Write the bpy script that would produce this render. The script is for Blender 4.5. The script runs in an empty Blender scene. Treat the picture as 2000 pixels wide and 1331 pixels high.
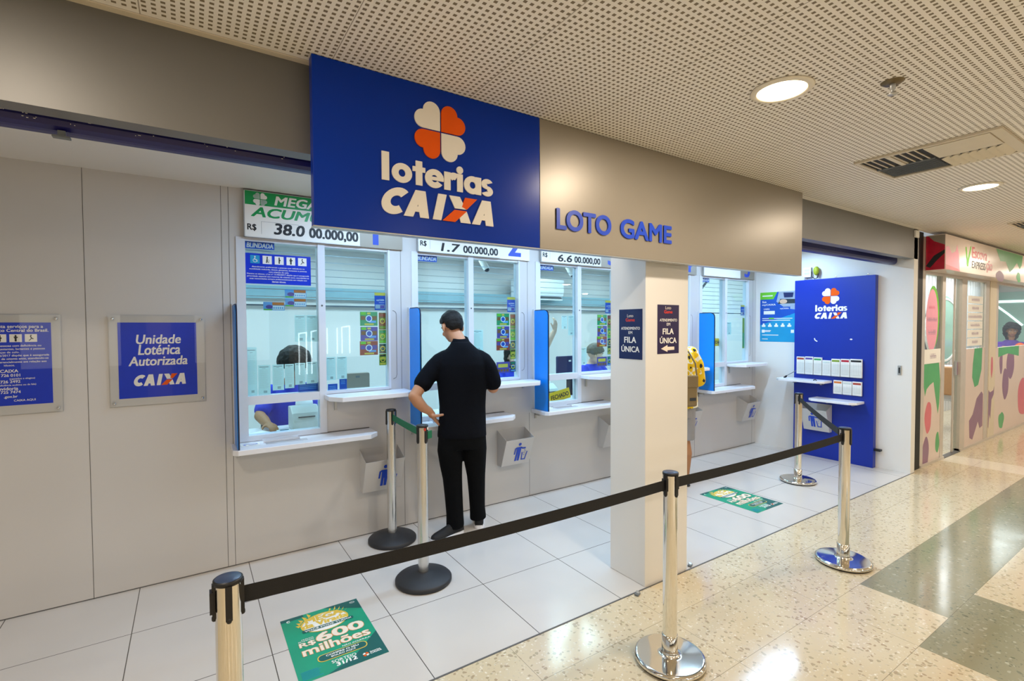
import bpy, bmesh, math, random
from mathutils import Vector, Matrix, Euler
random.seed(7)
sc = bpy.context.scene
COL = sc.collection
R = math.radians
sin, cos, pi = math.sin, math.cos, math.pi

# ------------------------------------------------------------------ camera
cam = bpy.data.cameras.new('camera')
cam.sensor_width = 36.0
cam.lens = 36.0 * 960.36 / 2000.0
cam.clip_start = 0.02
co = bpy.data.objects.new('camera', cam)
COL.objects.link(co)
_y, _p, _r = R(33.308), R(-1.639), R(-0.2713)
_f = Vector((sin(_y) * cos(_p), cos(_y) * cos(_p), sin(_p)))
_rt = Vector((cos(_y), -sin(_y), 0))
_up = _rt.cross(_f)
_r2 = cos(_r) * _rt + sin(_r) * _up
_u2 = -sin(_r) * _rt + cos(_r) * _up
mw = Matrix.Identity(4)
for i in range(3):
    mw[i][0], mw[i][1], mw[i][2] = _r2[i], _u2[i], -_f[i]
mw.translation = Vector((0, 0, 1.62))
co.matrix_world = mw
sc.camera = co

# ------------------------------------------------------------------ world, exposure, large lights
sc.view_settings.view_transform = 'Standard'
sc.view_settings.look = 'None'
sc.view_settings.gamma = 1
sc.view_settings.use_curve_mapping = False
sc.view_settings.exposure = 0.0
sc.cycles.use_denoising = True
sc.cycles.max_bounces = 8
sc.cycles.transparent_max_bounces = 16
sc.cycles.sample_clamp_indirect = 4.0
sc.cycles.caustics_reflective = False
sc.cycles.caustics_refractive = False
wd = bpy.data.worlds.new('world')
sc.world = wd
wd.use_nodes = True
wd.node_tree.nodes['Background'].inputs[0].default_value = (0.86, 0.93, 1.0, 1)
wd.node_tree.nodes['Background'].inputs[1].default_value = 0.42


def area(name, loc, sx, sy, watts, col, rot=(0, 0, 0), spread=180):
    l = bpy.data.lights.new(name, 'AREA')
    l.shape = 'RECTANGLE'
    l.size, l.size_y = sx, sy
    l.energy = watts
    l.color = col
    l.spread = R(spread)
    o = bpy.data.objects.new(name, l)
    o.location = loc
    o.rotation_euler = rot
    COL.objects.link(o)
    return o


COOL = (0.46, 0.71, 1.0)
WARM = (1.0, 0.87, 0.72)
# strip lighting in the ceiling of the shop recess, behind the sign
for k, x in enumerate((1.3, 2.8, 4.3, 5.7)):
    area('recess_cool_light', (x, 3.1, 2.545), 1.0, 0.1, 23, COOL)
for x in (-0.4, 1.0, 2.0, 3.6, 5.2):
    area('recess_warm_light', (x, 2.32, 2.545), 0.5, 0.1, 2.5 if x > 0 else 1, (1.0, 0.92, 0.80))
# ceiling lighting in the teller room behind the glass
for x in (0.3, 2.1, 3.9, 5.7):
    area('teller_room_light', (x, 4.9, 2.5), 1.2, 0.6, 30, (0.66, 0.89, 1.0))
area('salon_light', (10.5, 2.7, 2.5), 6.0, 0.7, 80, (0.92, 0.97, 1.0))

# ------------------------------------------------------------------ materials
M = {}


def lin(h):
    h = h.lstrip('#')
    o = []
    for i in (0, 2, 4):
        c = int(h[i:i + 2], 16) / 255
        o.append(c / 12.92 if c <= 0.04045 else ((c + 0.055) / 1.055) ** 2.4)
    return (*o, 1)


def mat(name, hexc, rough=0.5, metal=0.0, spec=0.5, var=0.06, emit=0, bump=0.0, scale=20.0, coat=0.0):
    m = bpy.data.materials.new(name)
    m.use_nodes = True
    nt = m.node_tree
    b = nt.nodes['Principled BSDF']
    b.inputs['Roughness'].default_value = rough
    b.inputs['Metallic'].default_value = metal
    b.inputs['Specular IOR Level'].default_value = spec
    b.inputs['Coat Weight'].default_value = coat
    c = lin(hexc)
    if var or bump:
        tc = nt.nodes.new('ShaderNodeTexCoord')
        nz = nt.nodes.new('ShaderNodeTexNoise')
        nz.inputs['Scale'].default_value = scale
        nz.inputs['Detail'].default_value = 3
        nt.links.new(tc.outputs['Object'], nz.inputs['Vector'])
        mx = nt.nodes.new('ShaderNodeMix')
        mx.data_type = 'RGBA'
        mx.inputs[6].default_value = (*[x * (1 - var) for x in c[:3]], 1)
        mx.inputs[7].default_value = (*[min(1, x * (1 + var)) for x in c[:3]], 1)
        nt.links.new(nz.outputs['Fac'], mx.inputs[0])
        nt.links.new(mx.outputs[2], b.inputs['Base Color'])
        if bump:
            bp = nt.nodes.new('ShaderNodeBump')
            bp.inputs['Strength'].default_value = bump
            bp.inputs['Distance'].default_value = 0.01
            nt.links.new(nz.outputs['Fac'], bp.inputs['Height'])
            nt.links.new(bp.outputs[0], b.inputs['Normal'])
    else:
        b.inputs['Base Color'].default_value = c
    if emit:
        b.inputs['Emission Color'].default_value = c
        b.inputs['Emission Strength'].default_value = emit
    M[name] = m
    return m


mat('wall_white', '#dedcd8', 0.35, var=0.02, scale=3)
mat('panel_grey', '#c9c7c5', 0.32, var=0.02, scale=3)
mat('joint', '#5d5c5a', 0.7)
mat('plaster', '#e6e3de', 0.6, var=0.02, scale=4, bump=0.03)
mat('frame_white', '#d6dae2', 0.28, spec=0.6, var=0.02)
mat('shelf_white', '#e9ebf2', 0.25, var=0.01)
mat('steel_edge', '#b9b9b6', 0.35, metal=0.6)
mat('fascia', '#6f6e6b', 0.45, metal=0.2, var=0.04, scale=5)
mat('sign_grey', '#958d80', 0.38, metal=0.3, var=0.02, scale=4)
mat('sign_blue', '#0032a0', 0.26, spec=0.2, var=0.02, scale=4)
mat('bar_blue', '#14135a', 0.35, var=0.2, scale=30)
mat('board_blue', '#082c9e', 0.35, var=0.03)
mat('fin_blue', '#0c90fa', 0.3, var=0.02)
mat('fin_edge', '#0a1a3c', 0.4)
mat('fin_back', '#b7ada0', 0.5)
mat('notice_blue', '#0034c8', 0.3)
mat('badge_blue', '#1450b4', 0.3)
mat('white', '#f1efea', 0.5, var=0.01)
mat('letter_white', '#efe9df', 0.5, spec=0.2, var=0.01)
mat('orange', '#ea5a00', 0.5, spec=0.2)
mat('letter_blue', '#1543c0', 0.4)
mat('green_sign', '#0e9a50', 0.35)
mat('ink', '#16161a', 0.5)
mat('ink_grey', '#6e7478', 0.6)
mat('paper', '#e8f2f0', 0.7, var=0.03)
mat('paper_white', '#f3f3f0', 0.7)
mat('chrome', '#e9e5dc', 0.08, metal=1.0, var=0)
mat('alu', '#d6d4cf', 0.22, metal=1.0, var=0.02)
mat('black_plastic', '#141416', 0.4, var=0.1)
mat('cap_blue', '#33425f', 0.35)
mat('base_rubber', '#25262a', 0.55, var=0.15)
mat('belt_black', '#111112', 0.75, bump=0.15, scale=300)
mat('belt_green', '#0b6b45', 0.7, bump=0.15, scale=300)
mat('vent_dark', '#0d0d0e', 0.7)
mat('cream', '#d8cdb8', 0.55, var=0.03)
mat('lamp_rim', '#e6ddca', 0.4)
mat('brown_metal', '#6e6046', 0.4, metal=0.7)
mat('purple_ink', '#221347', 0.35)
mat('navy', '#101f55', 0.35)
mat('red_ink', '#e23a22', 0.5)
mat('yellow', '#ffce1c', 0.5)
mat('gold', '#e8c64a', 0.45)
mat('poster_green', '#0a9a76', 0.4, var=0.25, scale=5)
mat('poster_dark', '#0a5c58', 0.4, var=0.1)
mat('cream_ink', '#f3e6d4', 0.5)
mat('peach', '#e59a5a', 0.5)
mat('teal', '#1796c8', 0.4, var=0.12, scale=6)
mat('poster_blue', '#0c50b8', 0.4)
mat('lime', '#6cc42c', 0.4)
mat('ticket_orange', '#d9772e', 0.5)
mat('ticket_violet', '#5b4a9a', 0.5)
mat('ticket_green', '#2f9a62', 0.5)
mat('ticket_brown', '#8a5a2c', 0.5)
mat('ticket_olive', '#7e9a2c', 0.5)
mat('ticket_red', '#a8402c', 0.5)
mat('ticket_sky', '#6fa8e0', 0.5)
mat('device', '#cfd6d2', 0.4)
mat('device_dark', '#2b3138', 0.4)
mat('glass_green', '#3f7f78', 0.2)
mat('duct', '#86aab4', 0.4)
mat('pink_wall', '#dccabf', 0.35, var=0.04, scale=3)
mat('store_metal', '#cfc6ba', 0.35, metal=0.3)
mat('store_header', '#e0d0c6', 0.25, var=0.03)
mat('blob_green', '#4ea862', 0.35, var=0.15, scale=8)
mat('blob_red', '#d66a74', 0.35, var=0.12, scale=8)
mat('blob_purple', '#8c6480', 0.35, var=0.12, scale=8)
mat('deep_red', '#b01030', 0.3, var=0.5, scale=14)
mat('pink', '#f0a4b8', 0.4)
mat('black_trim', '#0e0c0b', 0.6)
mat('wood_white', '#e9e9ea', 0.4)
mat('mirror_teal', '#a7cdbd', 0.15)
mat('chair_tan', '#c09468', 0.6)
mat('chair_white', '#dfe6ee', 0.5)
mat('skin', '#c28a66', 0.55, var=0.06, scale=40)
mat('skin_light', '#d8b498', 0.55, var=0.05, scale=40)
mat('skin_brown', '#a8754e', 0.55, var=0.05, scale=40)
mat('hair_black', '#100d0b', 0.6, spec=0.25, bump=0.4, scale=160)
mat('hair_grey', '#5b544c', 0.6, bump=0.4, scale=160)
mat('shirt_black', '#080a11', 0.9, spec=0.15, bump=0.25, scale=120)
mat('trouser_black', '#050608', 0.9, spec=0.15, bump=0.25, scale=90)
mat('shirt_blue', '#1b34c0', 0.7, bump=0.2, scale=60)
mat('shirt_purple', '#5a2ca0', 0.7)
mat('shorts_grey', '#8f8d90', 0.85, bump=0.2, scale=60)
mat('bag_tan', '#7d6844', 0.8, bump=0.15, scale=200)
mat('shoe_black', '#121214', 0.7, bump=0.2, scale=200)
mat('sole_white', '#e9e8ec', 0.5)
mat('eye_white', '#e6e2da', 0.3)
mat('lip', '#9a4f48', 0.5)
mat('ac_white', '#eef2f4', 0.4)
mat('plug_yellow', '#9aa018', 0.5, var=0.4, scale=60)
mat('lamp_warm', '#ffe6bd', 0.5, emit=14, var=0)
mat('lamp_cool', '#e6f4ff', 0.5, emit=9, var=0)
mat('glint_white', '#f4fbff', 0.5, emit=2.0, var=0)
mat('streak_glow', '#f4fbff', 0.5, emit=0.45, var=0)
mat('faint_ink', '#a28aa6', 0.5)
mat('faint_red', '#e0708a', 0.5)
mat('shop_front', '#94897a', 0.5)
mat('neon', '#f6fbff', 0.5, emit=9.0, var=0)


def nodes(name):
    m = bpy.data.materials.new(name)
    m.use_nodes = True
    M[name] = m
    nt = m.node_tree
    return m, nt, nt.nodes['Principled BSDF']


def math_node(nt, op, a, b=None, c=None):
    n = nt.nodes.new('ShaderNodeMath')
    n.operation = op
    for i, x in enumerate((a, b, c)):
        if x is None:
            continue
        if isinstance(x, (int, float)):
            n.inputs[i].default_value = x
        else:
            nt.links.new(x, n.inputs[i])
    return n.outputs[0]


def mix_col(nt, fac, a, b):
    n = nt.nodes.new('ShaderNodeMix')
    n.data_type = 'RGBA'
    for sock, x in ((0, fac), (6, a), (7, b)):
        if isinstance(x, (tuple, float, int)):
            n.inputs[sock].default_value = x
        else:
            nt.links.new(x, n.inputs[sock])
    return n.outputs[2]


def pos_xy(nt):
    g = nt.nodes.new('ShaderNodeNewGeometry')
    s = nt.nodes.new('ShaderNodeSeparateXYZ')
    nt.links.new(g.outputs['Position'], s.inputs[0])
    return g.outputs['Position'], s.outputs[0], s.outputs[1], s.outputs[2]


def grid_line(nt, c, off, pitch, w):
    # 1 within w of a grid line
    t = math_node(nt, 'SUBTRACT', c, off)
    t = math_node(nt, 'DIVIDE', t, pitch)
    t = math_node(nt, 'ADD', t, 0.5)
    t = math_node(nt, 'FRACT', t)
    t = math_node(nt, 'SUBTRACT', t, 0.5)
    t = math_node(nt, 'ABSOLUTE', t)
    return math_node(nt, 'LESS_THAN', t, w / pitch)


# large white floor tiles
m, nt, b = nodes('floor_tile')
P_, X_, Y_, Z_ = pos_xy(nt)
lx = grid_line(nt, X_, 0.315, 0.6, 0.0022)
ly = grid_line(nt, Y_, 2.05, 0.6, 0.0022)
line = math_node(nt, 'MAXIMUM', lx, ly)
nz = nt.nodes.new('ShaderNodeTexNoise')
nz.inputs['Scale'].default_value = 2.2
nt.links.new(P_, nz.inputs['Vector'])
tile = mix_col(nt, nz.outputs['Fac'], lin('#cac5bf'), lin('#d5d0cb'))
colr = mix_col(nt, line, tile, lin('#55504a'))
nt.links.new(colr, b.inputs['Base Color'])
b.inputs['Roughness'].default_value = 0.2
b.inputs['Specular IOR Level'].default_value = 0.4

# polished terrazzo with dark green bands
m, nt, b = nodes('terrazzo')
P_, X_, Y_, Z_ = pos_xy(nt)


def voro(scale, rnd=1.0):
    v = nt.nodes.new('ShaderNodeTexVoronoi')
    v.inputs['Scale'].default_value = scale
    v.inputs['Randomness'].default_value = rnd
    wn = nt.nodes.new('ShaderNodeTexNoise')
    wn.inputs['Scale'].default_value = scale * 0.75
    wn.inputs['Detail'].default_value = 1
    nt.links.new(P_, wn.inputs['Vector'])
    ad = nt.nodes.new('ShaderNodeVectorMath')
    ad.operation = 'MULTIPLY_ADD'
    ad.inputs[1].default_value = (1.3 / scale,) * 3
    nt.links.new(wn.outputs['Color'], ad.inputs[0])
    nt.links.new(P_, ad.inputs[2])
    nt.links.new(ad.outputs[0], v.inputs['Vector'])
    return v


v1 = voro(42)
v2 = voro(85)
s1 = nt.nodes.new('ShaderNodeSeparateColor')
nt.links.new(v1.outputs['Color'], s1.inputs[0])
s2 = nt.nodes.new('ShaderNodeSeparateColor')
nt.links.new(v2.outputs['Color'], s2.inputs[0])
chip1 = math_node(nt, 'MULTIPLY', math_node(nt, 'GREATER_THAN', s1.outputs[0], 0.5), math_node(nt, 'LESS_THAN', v1.outputs['Distance'], math_node(nt, 'MULTIPLY_ADD', s1.outputs[2], 0.42, 0.06)))
chip2 = math_node(nt, 'MULTIPLY', math_node(nt, 'GREATER_THAN', s2.outputs[0], 0.6), math_node(nt, 'LESS_THAN', v2.outputs['Distance'], math_node(nt, 'MULTIPLY_ADD', s2.outputs[2], 0.5, 0.05)))
nz = nt.nodes.new('ShaderNodeTexNoise')
nz.inputs['Scale'].default_value = 3.0
nz.inputs['Detail'].default_value = 6
nt.links.new(P_, nz.inputs['Vector'])
base = mix_col(nt, nz.outputs['Fac'], lin('#cdbd9c'), lin('#ddd1b6'))
c1 = mix_col(nt, s1.outputs[1], lin('#a58d72'), lin('#aaa285'))
c2 = mix_col(nt, s2.outputs[1], lin('#c0b296'), lin('#ebe4d4'))
be = mix_col(nt, chip2, base, c2)
be = mix_col(nt, math_node(nt, 'MULTIPLY', chip1, 0.75), be, c1)
gbase = mix_col(nt, nz.outputs['Fac'], lin('#88866e'), lin('#9c997f'))
g1 = mix_col(nt, s1.outputs[1], lin('#b4b29c'), lin('#686c58'))
g2 = mix_col(nt, s2.outputs[1], lin('#a3a28c'), lin('#6b6e5c'))
ge = mix_col(nt, chip2, gbase, g2)
ge = mix_col(nt, chip1, ge, g1)


def band(c, a, z):
    return math_node(nt, 'MULTIPLY', math_node(nt, 'GREATER_THAN', c, a), math_node(nt, 'LESS_THAN', c, z))


ga = math_node(nt, 'MULTIPLY', band(Y_, 0.91, 1.34), band(X_, 3.47, 40))
gb = math_node(nt, 'MULTIPLY', band(Y_, -0.35, 0.91), band(X_, 3.04, 3.90))
green = math_node(nt, 'MAXIMUM', ga, gb)
pale = band(X_, 7.45, 7.88)
be = mix_col(nt, math_node(nt, 'MULTIPLY', pale, 0.55), be, lin('#efe8d8'))
colr = mix_col(nt, green, be, ge)
lx = grid_line(nt, X_, 0.46, 0.86, 0.0013)
ly = grid_line(nt, Y_, 0.91, 0.43, 0.0013)
line = math_node(nt, 'MAXIMUM', lx, ly)
colr = mix_col(nt, math_node(nt, 'MULTIPLY', line, 0.6), colr, lin('#5c503c'))
nt.links.new(colr, b.inputs['Base Color'])
b.inputs['Roughness'].default_value = 0.1
b.inputs['Specular IOR Level'].default_value = 0.55
rn = nt.nodes.new('ShaderNodeTexNoise')
rn.inputs['Scale'].default_value = 5
nt.links.new(P_, rn.inputs['Vector'])
nt.links.new(math_node(nt, 'MULTIPLY_ADD', rn.outputs['Fac'], 0.14, 0.05), b.inputs['Roughness'])

# perforated metal ceiling tiles
m, nt, b = nodes('perforated')
P_, X_, Y_, Z_ = pos_xy(nt)


def hole(c, off, pitch, w):
    t = math_node(nt, 'DIVIDE', math_node(nt, 'SUBTRACT', c, off), pitch)
    t = math_node(nt, 'FRACT', math_node(nt, 'ADD', t, 0.5))
    t = math_node(nt, 'ABSOLUTE', math_node(nt, 'SUBTRACT', t, 0.5))
    return math_node(nt, 'LESS_THAN', t, w / pitch / 2)


hx = hole(X_, 0.055, 0.0257, 0.0128)
hy = hole(Y_, 1.911, 0.0259, 0.0122)
h = math_node(nt, 'MULTIPLY', hx, hy)
h = math_node(nt, 'MULTIPLY', h, math_node(nt, 'LESS_THAN', Y_, 2.005))
sx = grid_line(nt, X_, -0.112, 0.5889, 0.0016)
sy = math_node(nt, 'LESS_THAN', math_node(nt, 'ABSOLUTE', math_node(nt, 'SUBTRACT', Y_, 2.018)), 0.0012)
h = math_node(nt, 'MAXIMUM', h, math_node(nt, 'MULTIPLY', math_node(nt, 'MAXIMUM', sx, sy), 0.75))
colr = mix_col(nt, h, lin('#f2ece3'), lin('#7d6f56'))
nt.links.new(colr, b.inputs['Base Color'])
b.inputs['Roughness'].default_value = 0.55

# thin glass
for gname, tint, rf in (('glass', (0.86, 0.965, 0.99, 1), 0.035), ('acrylic', (0.985, 0.99, 0.99, 1), 0.03), ('salon_glass', (0.93, 0.97, 0.965, 1), 0.03)):
    m = bpy.data.materials.new(gname)
    m.use_nodes = True
    M[gname] = m
    nt = m.node_tree
    nt.nodes.clear()
    out = nt.nodes.new('ShaderNodeOutputMaterial')
    tr = nt.nodes.new('ShaderNodeBsdfTransparent')
    tr.inputs[0].default_value = tint
    gl = nt.nodes.new('ShaderNodeBsdfGlossy')
    gl.inputs['Roughness'].default_value = 0.01
    ge_ = nt.nodes.new('ShaderNodeNewGeometry')
    dt = nt.nodes.new('ShaderNodeVectorMath')
    dt.operation = 'DOT_PRODUCT'
    nt.links.new(ge_.outputs['Normal'], dt.inputs[0])
    nt.links.new(ge_.outputs['Incoming'], dt.inputs[1])
    k_ = math_node(nt, 'ABSOLUTE', dt.outputs['Value'])
    k_ = math_node(nt, 'POWER', math_node(nt, 'SUBTRACT', 1.0, k_), 5)
    fr_ = math_node(nt, 'MULTIPLY_ADD', k_, 0.96, rf)
    mx = nt.nodes.new('ShaderNodeMixShader')
    nt.links.new(math_node(nt, 'MULTIPLY', fr_, 0.5 if gname == 'salon_glass' else 1.0), mx.inputs[0])
    nt.links.new(tr.outputs[0], mx.inputs[1])
    nt.links.new(gl.outputs[0], mx.inputs[2])
    nt.links.new(mx.outputs[0], out.inputs[0])

# thin paper lets some of the room light through
nt = M['paper'].node_tree
pb = nt.nodes['Principled BSDF']
po = nt.nodes['Material Output']
tl = nt.nodes.new('ShaderNodeBsdfTranslucent')
tl.inputs[0].default_value = lin('#e4f0ee')
ms = nt.nodes.new('ShaderNodeMixShader')
ms.inputs[0].default_value = 0.55
nt.links.new(pb.outputs[0], ms.inputs[1])
nt.links.new(tl.outputs[0], ms.inputs[2])
nt.links.new(ms.outputs[0], po.inputs[0])

# yellow beach shirt with dark leaves and pale blossoms
m, nt, b = nodes('shirt_yellow')
tc = nt.nodes.new('ShaderNodeTexCoord')
v = nt.nodes.new('ShaderNodeTexVoronoi')
v.inputs['Scale'].default_value = 15
nt.links.new(tc.outputs['Object'], v.inputs['Vector'])
nz = nt.nodes.new('ShaderNodeTexNoise')
nz.inputs['Scale'].default_value = 42
nt.links.new(tc.outputs['Object'], nz.inputs['Vector'])
k = math_node(nt, 'ADD', v.outputs['Distance'], math_node(nt, 'MULTIPLY', nz.outputs['Fac'], 0.55))
sp = nt.nodes.new('ShaderNodeSeparateColor')
nt.links.new(v.outputs['Color'], sp.inputs[0])
dark = math_node(nt, 'MULTIPLY', math_node(nt, 'LESS_THAN', k, 0.55), math_node(nt, 'GREATER_THAN', sp.outputs[0], 0.3))
pale = math_node(nt, 'MULTIPLY', math_node(nt, 'GREATER_THAN', k, 0.78), math_node(nt, 'GREATER_THAN', sp.outputs[1], 0.6))
c = mix_col(nt, pale, lin('#f0c400'), lin('#f3ecd2'))
c = mix_col(nt, dark, c, lin('#1c1c1c'))
nt.links.new(c, b.inputs['Base Color'])
b.inputs['Roughness'].default_value = 0.8


# ------------------------------------------------------------------ mesh builder
def V(*a):
    return Vector(a)


def front(y):      # plane facing the corridor (-Y): u = x, v = z
    return (V(0, y, 0), V(1, 0, 0), V(0, 0, 1), V(0, -1, 0))


def sidew(x):      # plane facing -X: u = -y, v = z
    return (V(x, 0, 0), V(0, -1, 0), V(0, 0, 1), V(-1, 0, 0))


def ground(z):     # floor: u = x, v = y
    return (V(0, 0, z), V(1, 0, 0), V(0, 1, 0), V(0, 0, 1))


_tc = {}


def text_mesh(body, shear=0.0, res=3):
    key = (body, shear, res)
    if key in _tc:
        return _tc[key]
    c = bpy.data.curves.new('t', 'FONT')
    c.body = body
    c.size = 1
    c.shear = shear
    c.resolution_u = res
    o = bpy.data.objects.new('t', c)
    COL.objects.link(o)
    dg = bpy.context.evaluated_depsgraph_get()
    me = bpy.data.meshes.new_from_object(o.evaluated_get(dg))
    vs = [(v.co.x, v.co.y) for v in me.vertices]
    fs = [tuple(p.vertices) for p in me.polygons]
    bpy.data.objects.remove(o)
    bpy.data.curves.remove(c)
    bpy.data.meshes.remove(me)
    xs = [v[0] for v in vs] or [0]
    ys = [v[1] for v in vs] or [0]
    _tc[key] = (vs, fs, (min(xs), max(xs), min(ys), max(ys)))
    return _tc[key]


class MB:
    def __init__(s, m=None):
        s.v, s.f, s.mi, s.sm, s.mats, s.cur = [], [], [], [], [], 0
        if m:
            s.m(m)

    def m(s, name):
        if name not in s.mats:
            s.mats.append(name)
        s.cur = s.mats.index(name)
        return s

    def add(s, vs, fs, smooth=False):
        k = len(s.v)
        s.v += [tuple(p) for p in vs]
        for f in fs:
            s.f.append(tuple(i + k for i in f))
            s.mi.append(s.cur)
            s.sm.append(smooth)
        return s

    def box(s, x0, x1, y0, y1, z0, z1):
        p = [(x, y, z) for x in (x0, x1) for y in (y0, y1) for z in (z0, z1)]
        return s.add(p, [(0, 1, 3, 2), (4, 6, 7, 5), (0, 4, 5, 1), (2, 3, 7, 6), (0, 2, 6, 4), (1, 5, 7, 3)])

    def obox(s, c, ax, ay, az, hx, hy, hz):
        c, ax, ay, az = Vector(c), Vector(ax), Vector(ay), Vector(az)
        p = [c + ax * hx * i + ay * hy * j + az * hz * k for i in (-1, 1) for j in (-1, 1) for k in (-1, 1)]
        return s.add(p, [(0, 1, 3, 2), (4, 6, 7, 5), (0, 4, 5, 1), (2, 3, 7, 6), (0, 2, 6, 4), (1, 5, 7, 3)])

    def pt(s, F, u, v, d=0):
        return F[0] + F[1] * u + F[2] * v + F[3] * d

    def poly(s, F, pts, d):
        s.k = getattr(s, 'k', 0) + 1
        d += 0.00002 * (s.k % 16)
        return s.add([s.pt(F, u, v, d) for u, v in pts], [tuple(range(len(pts)))])

    def rect(s, F, u0, v0, u1, v1, d):
        return s.poly(F, [(u0, v0), (u1, v0), (u1, v1), (u0, v1)], d)

    def prism(s, F, pts, d0, d1):
        s.k = getattr(s, 'k', 0) + 1
        if d1 - d0 < 0.02:
            d1 += 0.00002 * (s.k % 16)
        n = len(pts)
        a = [s.pt(F, u, v, d0) for u, v in pts] + [s.pt(F, u, v, d1) for u, v in pts]
        fs = [tuple(range(n))[::-1], tuple(range(n, 2 * n))]
        fs += [(i, (i + 1) % n, n + (i + 1) % n, n + i) for i in range(n)]
        return s.add(a, fs)

    def slab(s, F, u0, v0, u1, v1, d0, d1, r=0.0):
        return s.prism(F, rrect(u0, v0, u1, v1, r), d0, d1)

    def disc(s, F, cu, cv, ru, rv, d, n=24):
        return s.poly(F, [(cu + ru * cos(2 * pi * i / n), cv + rv * sin(2 * pi * i / n)) for i in range(n)], d)

    def stroke(s, F, pts, w, d, closed=False):
        n = len(pts)
        for i in range(n if closed else n - 1):
            a, b_ = Vector(pts[i]), Vector(pts[(i + 1) % n])
            t = (b_ - a)
            if t.length < 1e-9:
                continue
            t.normalize()
            q = Vector((-t.y, t.x)) * w / 2
            e = t * w * 0.3
            s.poly(F, [tuple(a - q - e), tuple(b_ - q + e), tuple(b_ + q + e), tuple(a + q - e)], d)
        return s

    def ring(s, F, cu, cv, Ro, Ri, d0, d1, a0=0.0, a1=360.0, n=32, shear=0.0, sy=1.0):
        pts = []
        full = abs(a1 - a0) >= 359.9
        k = n
        for i in range(k + 1):
            a = R(a0 + (a1 - a0) * i / k)
            pts.append((cos(a), sin(a)))
        for i in range(k):
            quad = [(pts[i], Ri), (pts[i], Ro), (pts[i + 1], Ro), (pts[i + 1], Ri)]
            q = [(cu + p[0] * r + shear * p[1] * r * sy, cv + p[1] * r * sy) for p, r in quad]
            s.prism(F, q, d0, d1) if d1 != d0 else s.poly(F, q, d0)
        return s

    def lathe(s, c, prof, n=32, smooth=True):
        vs, fs = [], []
        for r, z in prof:
            for i in range(n):
                a = 2 * pi * i / n
                vs.append((c[0] + r * cos(a), c[1] + r * sin(a), c[2] + z))
        for j in range(len(prof) - 1):
            for i in range(n):
                fs.append((j * n + i, j * n + (i + 1) % n, (j + 1) * n + (i + 1) % n, (j + 1) * n + i))
        s.add(vs, fs, smooth)
        k = len(prof) - 1
        if prof[0][0] > 1e-5:
            s.add(vs[:n], [tuple(range(n))[::-1]])
        if prof[k][0] > 1e-5:
            s.add(vs[k * n:], [tuple(range(n))])
        return s

    def ell(s, c, r, rot=None, n=20, k=12):
        c = Vector(c)
        vs, fs = [], []
        for j in range(1, k):
            t = pi * j / k
            for i in range(n):
                a = 2 * pi * i / n
                vs.append(Vector((r[0] * sin(t) * cos(a), r[1] * sin(t) * sin(a), r[2] * cos(t))))
        top, bot = Vector((0, 0, r[2])), Vector((0, 0, -r[2]))
        vs += [top, bot]
        T, B = len(vs) - 2, len(vs) - 1
        for j in range(k - 2):
            for i in range(n):
                fs.append((j * n + i, (j + 1) * n + i, (j + 1) * n + (i + 1) % n, j * n + (i + 1) % n))
        for i in range(n):
            fs.append((T, i, (i + 1) % n))
            fs.append((B, (k - 2) * n + (i + 1) % n, (k - 2) * n + i))
        if rot is not None:
            vs = [rot @ v for v in vs]
        return s.add([c + v for v in vs], fs, True)

    def loft(s, rings, smooth=True):
        n = len(rings[0])
        vs = [p for r in rings for p in r]
        fs = []
        for j in range(len(rings) - 1):
            for i in range(n):
                fs.append((j * n + i, j * n + (i + 1) % n, (j + 1) * n + (i + 1) % n, (j + 1) * n + i))
        s.add(vs, fs + [tuple(range(n))[::-1], tuple(range((len(rings) - 1) * n, len(rings) * n))], smooth)
        return s

    def tube(s, pts, rad, n=12, round_caps=True, smooth=True):
        pts = [Vector(p) for p in pts]
        if isinstance(rad, (int, float)):
            rad = [rad] * len(pts)
        rad = list(rad)
        dirs = []
        for i in range(len(pts)):
            a = pts[max(0, i - 1)]
            b_ = pts[min(len(pts) - 1, i + 1)]
            dirs.append((b_ - a).normalized())
        rings = []
        up = Vector((0, 0, 1)) if abs(dirs[0].z) < 0.9 else Vector((1, 0, 0))
        x = dirs[0].cross(up).normalized()

        def ringat(c, d, r):
            nonlocal x
            x = (x - d * x.dot(d)).normalized()
            y = d.cross(x)
            return [c + (x * cos(2 * pi * i / n) + y * sin(2 * pi * i / n)) * r for i in range(n)]
        if round_caps:
            for t in (0.98, 0.7, 0.35):
                rings.append(ringat(pts[0] - dirs[0] * rad[0] * t, dirs[0], rad[0] * math.sqrt(1 - t * t)))
        for p, d, r in zip(pts, dirs, rad):
            rings.append(ringat(p, d, r))
        if round_caps:
            for t in (0.35, 0.7, 0.98):
                rings.append(ringat(pts[-1] + dirs[-1] * rad[-1] * t, dirs[-1], rad[-1] * math.sqrt(1 - t * t)))
        return s.loft(rings, smooth)

    def text(s, F, body, u0, v0, u1=None, v1=None, d=0.0, bold=0.0, shear=0.0, thick=0.0, align='l', h=None):
        vs, fs, (xa, xb, ya, yb) = text_mesh(body, shear, 14 if thick else 3)
        if not vs:
            return s
        if v1 is None:           # height of a capital letter = h
            sv = h / 0.70
            oy = v0
            ya_ = 0.0
        else:
            sv = (v1 - v0) / max(yb - ya, 1e-6)
            oy, ya_ = v0, ya
        if u1 is None:
            su = sv
            w = (xb - xa) * su
            u0 = u0 - (w if align == 'r' else w / 2 if align == 'c' else 0)
        else:
            su = (u1 - u0) / max(xb - xa, 1e-6)
        offs = [(0, 0)]
        if bold:
            bu = bold * sv
            offs = [(0, 0), (bu, bu * .6), (-bu, -bu * .6), (bu, -bu * .6), (-bu, bu * .6)]
            if thick:
                offs += [(0, bu), (0, -bu)]
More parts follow.
